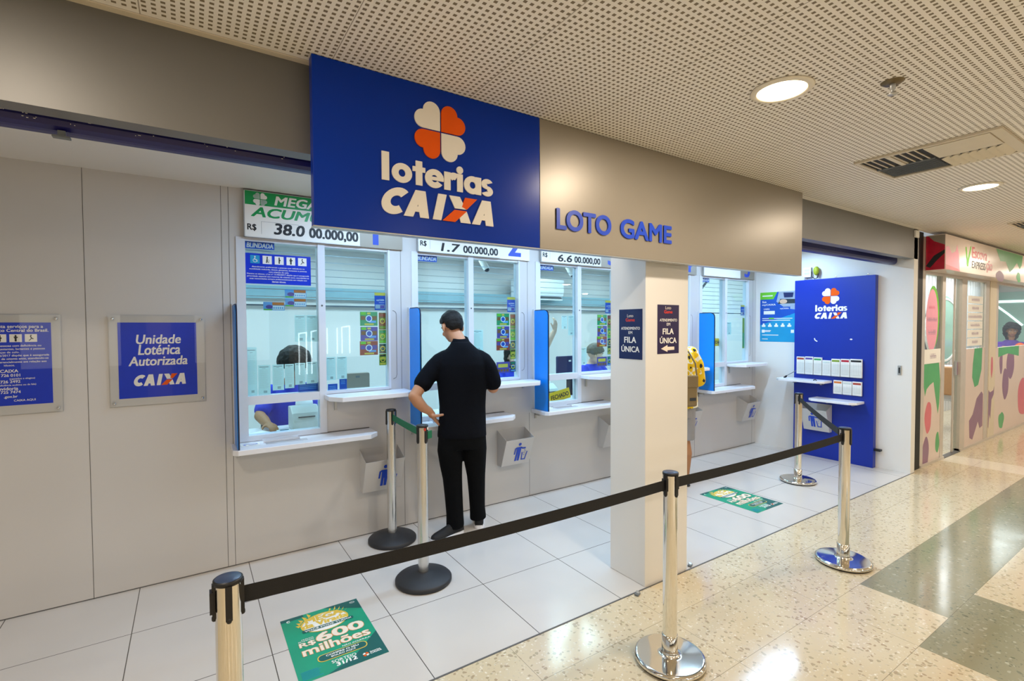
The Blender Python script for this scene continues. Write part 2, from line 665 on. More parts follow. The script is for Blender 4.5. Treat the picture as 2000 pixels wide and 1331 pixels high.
        edges = {}
        if thick:
            for f in fs:
                for i in range(len(f)):
                    e = (f[i], f[(i + 1) % len(f)])
                    kk = tuple(sorted(e))
                    edges[kk] = None if kk in edges else e
        for j_, (du, dv) in enumerate(offs):
            thick_ = thick + 0.00008 * j_
            P0 = [s.pt(F, u0 + (x - xa) * su + du, oy + (y - ya_) * sv + dv, d + thick_) for x, y in vs]
            s.add(P0, fs)
            if thick:
                P1 = [s.pt(F, u0 + (x - xa) * su + du, oy + (y - ya_) * sv + dv, d) for x, y in vs]
                n = len(vs)
                s.add(P0 + P1, [(e[0], e[1], e[1] + n, e[0] + n) for e in edges.values() if e])
        return s


def rrect(u0, v0, u1, v1, r=0.0, n=6):
    if r <= 0:
        return [(u0, v0), (u1, v0), (u1, v1), (u0, v1)]
    pts = []
    for cx, cy, a in ((u1 - r, v0 + r, -90), (u1 - r, v1 - r, 0), (u0 + r, v1 - r, 90), (u0 + r, v0 + r, 180)):
        for i in range(n + 1):
            t = R(a + 90 * i / n)
            pts.append((cx + r * cos(t), cy + r * sin(t)))
    return pts


WL = {}


HAIR_TEX = bpy.data.textures.new('hair_waves', 'CLOUDS')
HAIR_TEX.noise_scale = 0.035


def build(name, mb, parent=None, bevel=0.0, remesh=0.0, smooth=0, solid=0.0, subsurf=0, waves=0.0):
    if parent is not None:
        org = WL[parent.name]
    else:
        xs, ys, zs = zip(*mb.v)
        org = Vector(((min(xs) + max(xs)) / 2, (min(ys) + max(ys)) / 2, min(zs)))
    me = bpy.data.meshes.new(name)
    me.from_pydata([(p[0] - org.x, p[1] - org.y, p[2] - org.z) for p in mb.v], [], mb.f)
    for mn in mb.mats:
        me.materials.append(M[mn])
    me.polygons.foreach_set('material_index', mb.mi)
    me.polygons.foreach_set('use_smooth', mb.sm)
    bm = bmesh.new()
    bm.from_mesh(me)
    bmesh.ops.remove_doubles(bm, verts=bm.verts, dist=1e-6) if (remesh or solid or subsurf) else None
    bmesh.ops.recalc_face_normals(bm, faces=bm.faces)
    bm.to_mesh(me)
    bm.free()
    o = bpy.data.objects.new(name, me)
    COL.objects.link(o)
    if parent is not None:
        o.parent = parent
        WL[o.name] = org
    else:
        o.location = org
        WL[o.name] = org
    if bevel:
        md = o.modifiers.new('bevel', 'BEVEL')
        md.width = bevel
        md.segments = 2
        md.limit_method = 'ANGLE'
    if remesh:
        md = o.modifiers.new('remesh', 'REMESH')
        md.mode = 'VOXEL'
        md.voxel_size = remesh
        md.use_smooth_shade = True
    if smooth:
        md = o.modifiers.new('smooth', 'SMOOTH')
        md.factor = 0.5
        md.iterations = smooth
    if solid:
        md = o.modifiers.new('solid', 'SOLIDIFY')
        md.thickness = solid
        md.offset = 1
    if waves:
        md = o.modifiers.new('waves', 'DISPLACE')
        md.texture = HAIR_TEX
        md.strength = waves
        md.mid_level = 0.4
        md.texture_coords = 'LOCAL'
    if subsurf:
        md = o.modifiers.new('sub', 'SUBSURF')
        md.levels = md.render_levels = subsurf
    return o


def tag(o, label, cat, group=None, kind=None):
    o['label'] = label
    o['category'] = cat
    if group:
        o['group'] = group
    if kind:
        o['kind'] = kind
    return o


def thing(name, loc, label, cat, group=None):
    o = bpy.data.objects.new(name, None)
    o.empty_display_size = 0.1
    COL.objects.link(o)
    o.location = loc
    WL[o.name] = Vector(loc)
    return tag(o, label, cat, group)


def struct(name, mb, label=None, parent=None, **k):
    o = build(name, mb, parent, **k)
    o['kind'] = 'structure'
    if parent is None:
        o['label'] = label or name.replace('_', ' ')
        o['category'] = 'wall'
    return o


# ------------------------------------------------------------------ the setting
def bx(i):
    return 0.24 + 1.245 * i


CZ = 2.64       # corridor ceiling
RZ = 2.56       # recess ceiling
WY = 3.80       # face of the teller wall

f = MB('floor_tile')
f.add([(-7, 2.05, 0), (6.6, 2.05, 0), (6.6, 8, 0), (-7, 8, 0)], [(0, 1, 2, 3)])
f.m('terrazzo')
f.add([(-7, -6, 0), (18, -6, 0), (18, 2.05, 0), (-7, 2.05, 0)], [(0, 1, 2, 3)])
f.add([(6.6, 2.05, 0), (18, 2.05, 0), (18, 8, 0), (6.6, 8, 0)], [(0, 1, 2, 3)])
f.m('joint')
f.box(-7, 6.6, 2.044, 2.054, -0.002, 0.0015)
struct('floor', f, 'white tiled shop floor meeting the beige terrazzo of the corridor')

c = MB('perforated').box(-7, 18, -6, 2.06, CZ, CZ + 0.05)
struct('ceiling', c, 'perforated cream metal ceiling of the corridor')
c = MB('wall_white').box(-7, 6.5, 2.06, WY, RZ, RZ + 0.05)
c.box(-7, 6.6, 2.06, 2.1, RZ, CZ + 0.05)
struct('ceiling', c, 'plain white ceiling of the shop recess')

w = MB('panel_grey').box(-7, bx(0), WY, WY + 0.06, 0, RZ)
for i in range(5):
    a = bx(i)
    w.m('panel_grey')
    w.box(a, a + 0.605, WY, WY + 0.06, 0, 0.84)
    w.box(a + 0.605, a + 1.09, WY, WY + 0.06, 0, 1.13)
    w.box(a + 1.09, a + 1.245, WY, WY + 0.06, 0, RZ)
    w.box(a, a + 0.085, WY, WY + 0.06, 0.84, RZ)
    w.box(a + 0.085, a + 1.09, WY, WY + 0.06, 2.235, RZ)
w.box(bx(5), 6.5, WY, WY + 0.06, 0, RZ)
w.m('joint')
for x, z0, z1 in [(-0.505, 0, RZ), (0.193, 0, RZ), (0.236, 0, RZ), (1.43, 1.12, RZ), (2.672, 1.12, RZ), (2.69, 0, 0.8), (3.94, 0, 0.8), (5.18, 0, 0.8), (1.445, 0, 0.8), (6.42, 0, RZ)]:
    w.box(x - 0.0014, x + 0.0014, WY - 0.0008, WY + 0.01, z0, z1)
w.box(-7, 6.5, WY - 0.0008, WY + 0.01, 0, 0.006)
struct('wall_back', w, 'pale grey panelled teller wall with five window openings')

w = MB('plaster').box(6.5, 6.6, 2.05, WY + 0.06, 0, CZ)
struct('wall_right', w, 'white side wall of the recess carrying the blue slip board')
w = MB('black_trim').box(6.6, 6.84, 2.075, 2.2, 0, CZ)
w.m('plaster').box(6.6, 6.612, 2.05, 2.075, 0, CZ)
w.m('plaster').box(6.6, 6.7, 2.2, WY, 0, CZ)
struct('trim_1', w, 'black gap strip between the white side wall and the salon')

p = MB('plaster').box(2.33, 2.735, 2.06, 2.36, 0, RZ)
struct('pillar', p, 'square white pillar standing at the edge of the tiles', bevel=0.004)

w = MB('fascia').box(-7, 0.5, 2.05, 2.13, 2.295, CZ)
w.m('fascia').box(3.9, 6.6, 2.05, 2.13, 2.325, CZ)
w.m('cream').box(-7, 0.5, 2.02, 2.05, CZ - 0.004, CZ)
struct('lintel', w, 'dark grey metal fascia above the shop opening')

# teller room behind the glass
w = MB('wall_white').box(-0.2, 6.7, 6.3, 6.4, 0, 2.56)
w.box(-0.3, -0.2, WY + 0.06, 6.4, 0, 2.56)
w.box(6.7, 6.8, WY + 0.06, 6.4, 0, 2.56)
w.m('wall_white').box(-0.3, 6.8, WY + 0.06, 6.4, 2.56, 2.6)
struct('wall_interior', w, 'white walls and ceiling of the teller room')
w = MB('duct').box(-0.2, 6.7, 6.12, 6.3, 1.95, 2.09)
w.m('wall_white').box(-0.2, 6.7, 6.2, 6.3, 1.88, 1.95)
struct('beam', w, 'long grey green duct along the back of the teller room')

# opposite side of the corridor, behind the viewer
w = MB('shop_front').box(-7, 18, -4.6, -4.5, 0, CZ)
w.m('device_dark')
for k in range(8):
    w.box(-5.5 + 2.6 * k, -3.3 + 2.6 * k, -4.5, -4.49, 0.1, 2.1)
w.m('streak_glow')  # unseen glowing panels, added to put bright streaks in the chrome
for k in range(8):
    w.box(-5.1 + 2.6 * k, -3.7 + 2.6 * k, -4.489, -4.487, 0.9, 2.0)
struct('wall_front', w, 'shop fronts along the opposite side of the corridor')

g = MB('neon')
F = (V(0, -4.40, 0), V(1, 0, 0), V(0, 0, 1), V(0, 1, 0))
for pts in ([(2.10, 0.55), (2.10, 1.48), (2.26, 1.50), (2.26, 0.55)], [(2.37, 0.55), (2.37, 1.52), (2.5, 1.55)], [(2.72, 1.0), (2.72, 1.6)], [(2.95, 1.0), (2.95, 1.6)], [(3.06, 1.0), (3.06, 1.62), (3.24, 1.65), (3.24, 1.0)]):
    g.stroke(F, pts, 0.03, 0)
tag(build('lit_shop_letters', g), 'white glowing letter outlines on the shop opposite, seen only as a reflection', 'sign')

# ------------------------------------------------------------------ windows
ORD = ['first', 'second', 'third', 'fourth', 'last']
for i in range(5):
    a = bx(i)
    t = thing('window_%d' % (i + 1), (a + 0.6, WY, 0.84), '%s teller window in a white aluminium frame' % ORD[i], 'window')
    t['kind'] = 'structure'
    fr = MB('frame_white')
    y0, y1 = WY - 0.007, WY + 0.075
    fr.box(a + 0.035, a + 0.09, y0, y1, 0.84, 2.235)
    fr.box(a + 0.558, a + 0.607, y0, y1, 0.84, 2.235)
    fr.box(a + 0.09, a + 0.558, y0 + 0.002, y1, 1.088, 1.147)
    fr.box(a + 0.09, a + 0.558, y0 + 0.002, y1, 0.838, 0.874)
    fr.box(a + 0.09, a + 1.083, WY + 0.002, y1, 2.213, 2.2345)
    fr.box(a + 1.083, a + 1.1, y0 + 0.001, y1, 1.13, 2.235)
    fr.box(a + 0.607, a + 1.083, y0 + 0.002, y1, 1.125, 1.145)
    o = build('window_frame', fr, t)
    g = MB('joint')
    F = front(WY - 0.0012)
    pts = [(a + 1.12, 1.75)] + [(a + 1.12 + 0.03 * sin(R(q)), 1.72 + 0.03 * cos(R(q))) for q in (20, 45, 70, 90)] + [(a + 1.15, 1.24), (a + 1.142, 1.215), (a + 1.12, 1.205)]
    g.stroke(F, pts, 0.0035, 0)
    g.disc(front(WY - 0.0085), a + 0.582, 1.78, 0.007, 0.007, 0, 12)
    build('groove', g, t)
    for nm, x0, x1, z0, z1 in (('pane', a + 0.09, a + 0.558, 1.147, 2.213), ('pane', a + 0.09, a + 0.558, 0.874, 1.088), ('pane', a + 0.607, a + 1.083, 1.145, 2.213)):
        build(nm, MB('glass').box(x0, x1, WY + 0.03, WY + 0.04, z0, z1), t)
    # slatted security shutter, partly lowered behind the glass
    s = MB('steel_edge')
    z = 1.84
    while z < 2.2:
        s.box(a + 0.09, a + 1.083, WY + 0.078, WY + 0.084, z, z + 0.005)
        z += 0.053
    s.m('ink_grey').box(a + 0.09, a + 1.083, WY + 0.076, WY + 0.086, 1.775, 1.786)
    o = build('roller_shutter', s)
    tag(o, 'thin slatted shutter lowered behind the %s teller window' % ORD[i], 'shutter', 'shutters behind the teller windows')

# ------------------------------------------------------------------ counters, screens, bins of each booth
WHERE = ['nearest the acrylic notices', 'by the man in black', 'with the closed sign', 'behind the white pillar', 'beside the side wall']


def chamfer(x0, x1, y0, y1, c):
    return [(x0, y1), (x0, y0 + c * 0.4), (x0 + c * 0.4, y0), (x1 - c, y0), (x1, y0 + c), (x1, y1)]


PLACE = ['at the first teller window', 'at the second teller window', 'at the third teller window', 'at the fourth teller window behind the pillar', 'at the last teller window']
for i in range(5):
    a = bx(i)
    t = thing('lower_counter', (a + 0.44, WY, 0.8), 'low white counter shelf %s' % PLACE[i], 'counter', 'low counter shelves')
    G = ground(0)
    build('shelf_board', MB('shelf_white').prism(G, chamfer(a - 0.02, a + 0.93, 3.555, WY - 0.001, 0.07), 0.8, 0.835), t, bevel=0.004)
    for xx in (a + 0.02, a + 0.6):
        b = MB('steel_edge').box(xx, xx + 0.02, 3.72, WY - 0.001, 0.775, 0.8)
        b.box(xx, xx + 0.02, WY - 0.012, WY - 0.001, 0.74, 0.8)
        build('bracket', b, t)
    build('gap', MB('joint').box(a + 0.3, a + 0.92, WY - 0.004, WY - 0.0005, 0.836, 0.842), t)
    t = thing('upper_counter', (a + 0.9, WY, 1.09), 'high white counter shelf %s' % PLACE[i], 'counter', 'high counter shelves')
    build('shelf_board', MB('shelf_white').prism(G, [(a + 0.59, WY - 0.008), (a + 0.59, 3.66), (a + 0.66, 3.555), (a + 1.15, 3.555), (a + 1.215, 3.63), (a + 1.215, WY - 0.001), (a + 1.1, WY - 0.001), (a + 1.1, WY - 0.008)], 1.088, 1.122), t, bevel=0.004)
    b = MB('steel_edge').box(a + 0.66, a + 0.68, WY - 0.012, WY - 0.001, 1.0, 1.088)
    build('bracket', b, t)
    b = MB('steel_edge').box(a + 1.12, a + 1.14, WY - 0.012, WY - 0.001, 1.04, 1.088)
    build('bracket', b, t)
    # privacy screen
    t = thing('privacy_screen', (a + 0.012, 3.68, 0.836), 'upright blue privacy screen %s' % PLACE[i], 'screen', 'blue privacy screens')
    F = sidew(a + 0.012)
    out = [(-3.775, 0.836), (-3.565, 0.836), (-3.565, 1.72), (-3.572, 1.75), (-3.592, 1.768), (-3.62, 1.775), (-3.775, 1.775)]
    inn = [(-3.775, 0.838), (-3.573, 0.838), (-3.573, 1.718), (-3.58, 1.744), (-3.598, 1.76), (-3.622, 1.767), (-3.775, 1.767)]
    build('panel', MB('fin_blue').prism(F, inn, 0.002, 0.006), t)
    build('edge_band', MB('fin_edge').prism(F, out, -0.006, 0.0015), t)
    build('back_sheet', MB('fin_back').prism(F, inn, -0.0075, -0.0065), t)
    build('mounting_strip', MB('frame_white').box(a + 0.002, a + 0.026, 3.776, WY - 0.001, 0.836, 1.78), t)

    # wall bin
    t = thing('waste_bin', (a + 0.99, WY, 0.34), 'grey wedge wall bin %s' % (PLACE[i].replace('at', 'under', 1)), 'bin', 'wall bins under the counters')
    x0, x1 = a + 0.845, a + 1.145
    yb, yt = 3.73, 3.64
    zb, zt, zr = 0.355, 0.605, 0.675
    wl = MB('panel_grey')
    wl.add([(x0, yb, zb), (x1, yb, zb), (x1, yt, zt), (x0, yt, zt)], [(0, 1, 2, 3)])
    wl.add([(x0, WY - 0.002, zb), (x1, WY - 0.002, zb), (x1, yb, zb), (x0, yb, zb)], [(0, 1, 2, 3)])
    for xx in (x0, x1):
        wl.add([(xx, WY - 0.002, zb), (xx, yb, zb), (xx, yt, zt), (xx, WY - 0.002, zr)], [(0, 1, 2, 3)])
    wl.add([(x0, WY - 0.002, zb), (x1, WY - 0.002, zb), (x1, WY - 0.002, zr), (x0, WY - 0.002, zr)], [(0, 1, 2, 3)])
    build('bin_body', wl, t, solid=0.003)
    nx = Vector((0, zt - zb, yb - yt)).normalized()
    up_ = Vector((0, yt - yb, zt - zb)).normalized()
    F = (V(x0, yb, zb) + V(0, -nx.y, -nx.z) * 0, V(1, 0, 0), up_, V(0, -abs(nx.y), -abs(nx.z)))

    def litter_icon(mb, F, u, v, s):
        mb.disc(F, u + 0.30 * s, v + 0.93 * s, 0.085 * s, 0.085 * s, 0, 16)
        mb.poly(F, [(u + 0.16 * s, v + 0.78 * s), (u + 0.42 * s, v + 0.78 * s), (u + 0.42 * s, v + 0.42 * s), (u + 0.40 * s, v), (u + 0.29 * s, v), (u + 0.285 * s, v + 0.38 * s), (u + 0.265 * s, v + 0.38 * s), (u + 0.25 * s, v), (u + 0.14 * s, v), (u + 0.16 * s, v + 0.42 * s)], 0)
        mb.stroke(F, [(u + 0.17 * s, v + 0.745 * s), (u + 0.09 * s, v + 0.7 * s), (u + 0.07 * s, v + 0.4 * s)], 0.075 * s, 0)
        mb.stroke(F, [(u + 0.40 * s, v + 0.745 * s), (u + 0.5 * s, v + 0.69 * s), (u + 0.66 * s, v + 0.69 * s)], 0.075 * s, 0)
        mb.stroke(F, [(u + 0.52 * s, v + 0.44 * s), (u + 0.55 * s, v + 0.04 * s), (u + 0.75 * s, v + 0.04 * s), (u + 0.81 * s, v + 0.46 * s)], 0.055 * s, 0)
        for q, r in ((0.64, 0.6), (0.68, 0.51), (0.63, 0.43), (0.64, 0.3)):
            mb.rect(F, u + (q - .02) * s, v + (r - .02) * s, u + (q + .02) * s, v + (r + .02) * s, 0)
    ic = MB('letter_blue')
    F2 = (F[0] + F[3] * 0.0048, F[1], F[2], F[3])
    litter_icon(ic, F2, 0.10, 0.04, 0.185)
    build('pictogram', ic, t)

# ------------------------------------------------------------------ jackpot boards above the windows
AMT = [('38.000.000,00', 0), ('1.700.000,00', 1), ('6.600.000,00', 2), (None, 3), (None, 4)]
DESC = ['reading 38.000.000,00 above the first teller window', 'reading 1.700.000,00 half hidden by the blue sign', 'reading 6.600.000,00 beside the pillar',
        'almost hidden behind the white pillar', 'blank, near the side wall']


def heart4(mb, F, cu, cv, half, gap, d0, d1, m1, m2):
    s = (half - gap / 2) / 1.5
    for q in range(4):
        pts = [(0, 0), (s, 0)]
        pts += [(s + s / 2 * cos(R(t)), s / 2 + s / 2 * sin(R(t))) for t in range(-75, 91, 15)]
        pts += [(s / 2 + s / 2 * cos(R(t)), s + s / 2 * sin(R(t))) for t in range(0, 181, 15)]
        pp = []
        for x, y in pts:
            x, y = x + gap / 2, y + gap / 2
            for _ in range(q):
                x, y = -y, x
            pp.append((cu + x, cv + y))
        mb.m(m1 if q % 2 == 0 else m2)
        if d1 > d0:
            mb.prism(F, pp, d0, d1)
        else:
            mb.poly(F, pp, d0)


for i in range(5):
    a = bx(i)
    t = thing('jackpot_board', (a + 0.64, WY, 2.237), 'white prize board ' + DESC[i], 'sign', 'prize boards above the windows')
    F = front(WY)
    z0, z1 = 2.238, 2.548
    build('board', MB('white').slab(F, a + 0.09, z0, a + 0.86, z1, 0.001, 0.028), t)
    build('number_plate', MB('sign_grey' if i != 1 else 'white').slab(F, a + 0.862, z0 - 0.004, a + 1.2, z1, 0.001, 0.02), t)
    e = MB('steel_edge')
    for r in ((a + 0.085, z0 - 0.004, a + 0.865, z0), (a + 0.085, z1, a + 0.865, z1 + 0.004), (a + 0.083, z0 - 0.004, a + 0.09, z1 + 0.004)):
        e.slab(F, *r, 0.001, 0.03)
    build('edge_frame', e, t)
    p = MB('green_sign')
    F1 = front(WY - 0.0285)
    if i == 0:
        p.rect(F1, a + 0.092, 2.455, a + 0.858, 2.547, 0)
        heart4(p, front(WY - 0.029), a + 0.185, 2.497, 0.043, 0.004, 0, 0, 'white', 'paper')
        p.m('white').text(front(WY - 0.029), 'MEGA', a + 0.275, 2.468, a + 0.555, 2.53, 0, bold=0.03, shear=0.18)
        p.m('white').text(front(WY - 0.029), 'SENA', a + 0.585, 2.468, a + 0.84, 2.53, 0, bold=0.03, shear=0.18)
        p.m('green_sign').text(F1, 'ACUMULOU', a + 0.13, 2.378, a + 0.85, 2.442, 0, bold=0.035, shear=0.25)
    elif i < 4:
        p.m('poster_blue').rect(F1, a + 0.092, 2.455, a + 0.858, 2.547, 0)
    s = AMT[i][0]
    if s:
        p.m('ink').text(F1, 'R$', a + 0.105, 2.278, a + 0.158, 2.325, 0, bold=0.022)
        p.m('ink_grey').stroke(F1, [(a + 0.19, 2.262), (a + 0.19, 2.347), (a + 0.43, 2.347)], 0.0015, 0)
        zo = 0.0 if i == 0 else -0.014
        p.m('ink').text(F1, s[:-9], a + 0.27 if i == 0 else a + 0.29, 2.268 + zo, a + 0.465, 2.343 + zo * 1.6, 0, bold=0.03, shear=0.12)
        p.m('ink').text(F1, s[-9:], a + 0.50, 2.256 + zo * .7, a + 0.845, 2.335 + zo * 1.4, 0, bold=0.035)
    p.m('letter_blue')
    p.text(front(WY - 0.0206), str(i + 1), a + 0.97, 2.268 if i else 2.262, None, None, 0, bold=0.03, h=0.2)
    build('lettering', p, t)

    # BLINDADA sticker on the glass
    o = MB('badge_blue')
    G = front(WY + 0.029)
    zz = 2.168
    o.slab(G, a + 0.093, zz - 0.003, a + 0.275, zz + 0.047, 0, 0.001)
    o.m('paper').text(front(WY + 0.0276), 'BLINDADA', a + 0.103, zz + 0.006, a + 0.267, zz + 0.038, 0, bold=0.03, shear=0.15)
    tag(build('sticker', o), 'small blue BLINDADA sticker on the %s' % (PLACE[i][7:] + ' glass'), 'sticker', 'blue armoured glass stickers')

# ------------------------------------------------------------------ things stuck on the glass
GF = front(WY + 0.0295)


def person_pict(mb, F, u, v, s, k):
    mb.disc(F, u, v + 0.36 * s, 0.09 * s, 0.09 * s, 0, 10)
    if k == 0:      # wheelchair
        mb.stroke(F, [(u - .02 * s, v + .25 * s), (u, v - .05 * s), (u + .2 * s, v - .05 * s), (u + .28 * s, v - .3 * s)], 0.08 * s, 0)
        mb.ring(F, u, v - 0.16 * s, 0.26 * s, 0.2 * s, 0, 0, 100, 380, 14)
    elif k == 1:    # with a cane
        mb.stroke(F, [(u, v + .24 * s), (u - .05 * s, v - .05 * s), (u - .1 * s, v - .4 * s)], 0.13 * s, 0)
        mb.stroke(F, [(u + .02 * s, v - .05 * s), (u + .1 * s, v - .4 * s)], 0.08 * s, 0)
        mb.stroke(F, [(u, v + .15 * s), (u + .22 * s, v - .02 * s), (u + .22 * s, v - .4 * s)], 0.04 * s, 0)
    elif k == 2:    # pregnant
        mb.stroke(F, [(u, v + .24 * s), (u, v - .4 * s)], 0.16 * s, 0)
        mb.disc(F, u + .08 * s, v + .02 * s, 0.1 * s, 0.12 * s, 0, 10)
    elif k == 3:    # with a baby in the arms
        mb.stroke(F, [(u, v + .24 * s), (u, v - .4 * s)], 0.2 * s, 0)
        mb.stroke(F, [(u - .16 * s, v + .2 * s), (u - .12 * s, v), (u + .18 * s, v + .06 * s)], 0.07 * s, 0)
        mb.disc(F, u + .16 * s, v + .13 * s, 0.07 * s, 0.07 * s, 0, 8)
    else:           # with a small child
        mb.stroke(F, [(u - .05 * s, v + .24 * s), (u + .05 * s, v), (u + .22 * s, v - .12 * s)], 0.12 * s, 0)
        mb.stroke(F, [(u + .05 * s, v), (u - .05 * s, v - .2 * s), (u - .2 * s, v - .34 * s)], 0.09 * s, 0)


n = MB('notice_blue').slab(GF, 0.329, 1.925, 0.755, 2.135, 0, 0.001)
F = front(WY + 0.028)
F2 = front(WY + 0.0274)
for k in range(5):
    u = 0.392 + 0.0765 * k
    n.m('teal' if k == 0 else 'white').slab(F, u - 0.029, 2.065, u + 0.029, 2.122, 0, 0.0003)
    n.m('white' if k == 0 else 'ink')
    person_pict(n, F2, u, 2.094, 0.05, k)
n.m('white')
for k, s in enumerate(['Atendimento preferencial a pessoas com deficiência ou', 'mobilidade reduzida, idosos, gestantes, lactantes e pessoas', 'com crianças de colo.',
                       'Dentre os idosos, a Lei nº 13.466/2017 dispõe que é assegurada', 'prioridade especial aos maiores de oitenta anos, atendendo-se', 'suas necessidades sempre preferencialmente em relação aos', 'demais idosos.']):
    wd_ = (0.34, 0.37, 0.13, 0.40, 0.40, 0.37, 0.09)[k]
    n.text(F, s, 0.542 - wd_ / 2, 2.036 - 0.0165 * k, 0.542 + wd_ / 2, 2.048 - 0.0165 * k, 0, bold=0.015)
tag(build('notice', n), 'blue priority service notice with five small figures on the glass', 'notice')


def ticket(x0, z0, x1, z1, label, cols, group, y=WY + 0.0455, kind='slip'):
    F = front(y)
    t = MB(cols[0]).slab(F, x0, z0, x1, z1, 0, 0.0008)
    Fd = front(y - 0.0012)
    w_, h_ = x1 - x0, z1 - z0
    if kind == 'slip':      # small picture above a block of numbers
        t.m(cols[1]).rect(Fd, x0 + .42 * w_, z0 + .62 * h_, x1 - .02 * w_, z1 - .03 * h_, 0)
        t.m(cols[2]).disc(Fd, x0 + .28 * w_, z0 + .42 * h_, .17 * w_, .24 * h_, 0, 12)
        t.m('lime').rect(Fd, x0 + .02 * w_, z0 + .02 * h_, x0 + .4 * w_, z0 + .16 * h_, 0)
        t.m('paper_white').rect(Fd, x0 + .44 * w_, z0 + .08 * h_, x1 - .03 * w_, z0 + .56 * h_, 0)
        t.m('ticket_sky')
        for k in range(5):
            t.rect(front(y - 0.0016), x0 + (.47 + .1 * k) * w_, z0 + .18 * h_, x0 + (.53 + .1 * k) * w_, z0 + .42 * h_, 0)
    elif kind == 'scratch':
        t.m(cols[1]).rect(Fd, x0 + .04 * w_, z0 + .42 * h_, x0 + .3 * w_, z0 + .7 * h_, 0)
        t.m(cols[1]).rect(Fd, x0 + .68 * w_, z0 + .42 * h_, x0 + .95 * w_, z0 + .7 * h_, 0)
        t.m('lime').rect(Fd, x0 + .04 * w_, z0 + .78 * h_, x0 + .34 * w_, z1 - .03 * h_, 0)
        t.m('gold').rect(Fd, x0 + .4 * w_, z0 + .82 * h_, x0 + .6 * w_, z1 - .05 * h_, 0)
        t.m('gold').rect(Fd, x0 + .25 * w_, z0 + .06 * h_, x0 + .78 * w_, z0 + .17 * h_, 0)
        t.m(cols[2]).rect(Fd, x0 + .5 * w_, z0 + .22 * h_, x0 + .9 * w_, z0 + .36 * h_, 0)
        t.m('paper_white').disc(front(y - 0.0016), x0 + .5 * w_, z0 + .52 * h_, .19 * w_, .24 * h_, 0, 16)
        t.m('badge_blue').disc(front(y - 0.002), x0 + .5 * w_, z0 + .52 * h_, .14 * w_, .18 * h_, 0, 16)
    elif kind == 'tall':
        for k in range(4):
            t.m(cols[1 + k % 2]).rect(Fd, x0 + .1 * w_, z0 + (.06 + .24 * k) * h_, x1 - .1 * w_, z0 + (.2 + .24 * k) * h_, 0)
        t.m('gold').ring(front(y - 0.0016), x0 + .5 * w_, z0 + .5 * h_, .36 * w_, .24 * w_, 0, 0, n=14)
    elif kind == 'card':    # bank card leaflet
        t.m('gold').rect(Fd, x0, z1 - .17 * h_, x1, z1, 0)
        t.m('white').text(Fd, 'myCAIXA', x0 + .18 * w_, z0 + .5 * h_, x0 + .88 * w_, z0 + .62 * h_, 0, bold=0.02, shear=.1)
        t.m('white').rect(Fd, x0 + .4 * w_, z0 + .42 * h_, x0 + .9 * w_, z0 + .44 * h_, 0)
        t.m('paper').rect(Fd, x0 + .06 * w_, z0 + .07 * h_, x0 + .92 * w_, z0 + .32 * h_, 0)
        t.m('ticket_violet').rect(front(y - 0.0016), x0 + .5 * w_, z0 + .1 * h_, x0 + .88 * w_, z0 + .28 * h_, 0)
    elif kind == 'keypad':
        t.m('gold').rect(Fd, x0 + .12 * w_, z0 + .5 * h_, x0 + .85 * w_, z0 + .82 * h_, 0)
        t.m(cols[1])
        for k in range(4):
            t.disc(Fd, x0 + (.16 + .22 * k) * w_, z0 + .24 * h_, .09 * w_, .13 * h_, 0, 10)
    elif kind == 'result':  # long printed result sheet
        t.m('ink_grey')
        t.rect(Fd, x0 + .1 * w_, z1 - .06 * h_ - .003, x1 - .14 * w_, z1 - .06 * h_ + .001, 0)
        t.rect(Fd, x0 + .34 * w_, z1 - .11 * h_ - .002, x1 - .4 * w_, z1 - .11 * h_, 0)
        t.m('device')
        q = z1 - .16 * h_
        while q > z0 + .22 * h_:
            t.rect(Fd, x0 + .1 * w_, q - .0015, x1 - (.1 + .2 * random.random()) * w_, q, 0)
            q -= .0075
        t.m('ink_grey')
        for k in range(3):
            t.rect(Fd, x0 + .42 * w_, z0 + .06 * h_ + .006 * k, x0 + .72 * w_, z0 + .06 * h_ + .006 * k + .003, 0)
    o = build({'slip': 'lottery_ticket', 'scratch': 'scratch_card', 'tall': 'scratch_card', 'card': 'leaflet', 'keypad': 'scratch_card', 'result': 'result_sheet'}[kind], t)
    return tag(o, label, {'slip': 'lottery ticket', 'scratch': 'scratch card', 'tall': 'scratch card', 'card': 'leaflet', 'keypad': 'scratch card', 'result': 'paper'}[kind], group)


ticket(0.580, 1.835, 0.724, 1.894, 'colourful lottery ticket, upper of the two stacked on the first window', ('ticket_sky', 'ticket_orange', 'ticket_violet'), 'tickets on the first window')
ticket(0.581, 1.772, 0.723, 1.830, 'colourful lottery ticket, lower of the two stacked on the first window', ('ticket_sky', 'ticket_orange', 'ticket_violet'), 'tickets on the first window')
ticket(0.440, 1.742, 0.577, 1.801, 'colourful lottery ticket stuck alone, lower than the stacked pair', ('ticket_sky', 'ticket_orange', 'ticket_violet'), 'tickets on the first window')
for i in (0, 1, 2, 4):
    a = bx(i)
    ticket(a + 0.99, 1.755, a + 1.078, 1.893, 'blue leaflet with a gold top edge %s' % PLACE[i], ('badge_blue',), 'bank card leaflets', kind='card')
SC = [('ticket_green', 'ticket_brown', 'ticket_sky', 'green'), ('ticket_violet', 'ticket_brown', 'ticket_sky', 'violet'), ('ticket_red', 'ticket_violet', 'ticket_sky', 'red')]
TL = [('ticket_brown', 'ticket_olive', 'ticket_red', 'brown'), ('ticket_olive', 'lime', 'ticket_green', 'olive'), ('glass_green', 'ticket_brown', 'ink', 'dark green'), ('ticket_olive', 'gold', 'ink', 'yellow green')]
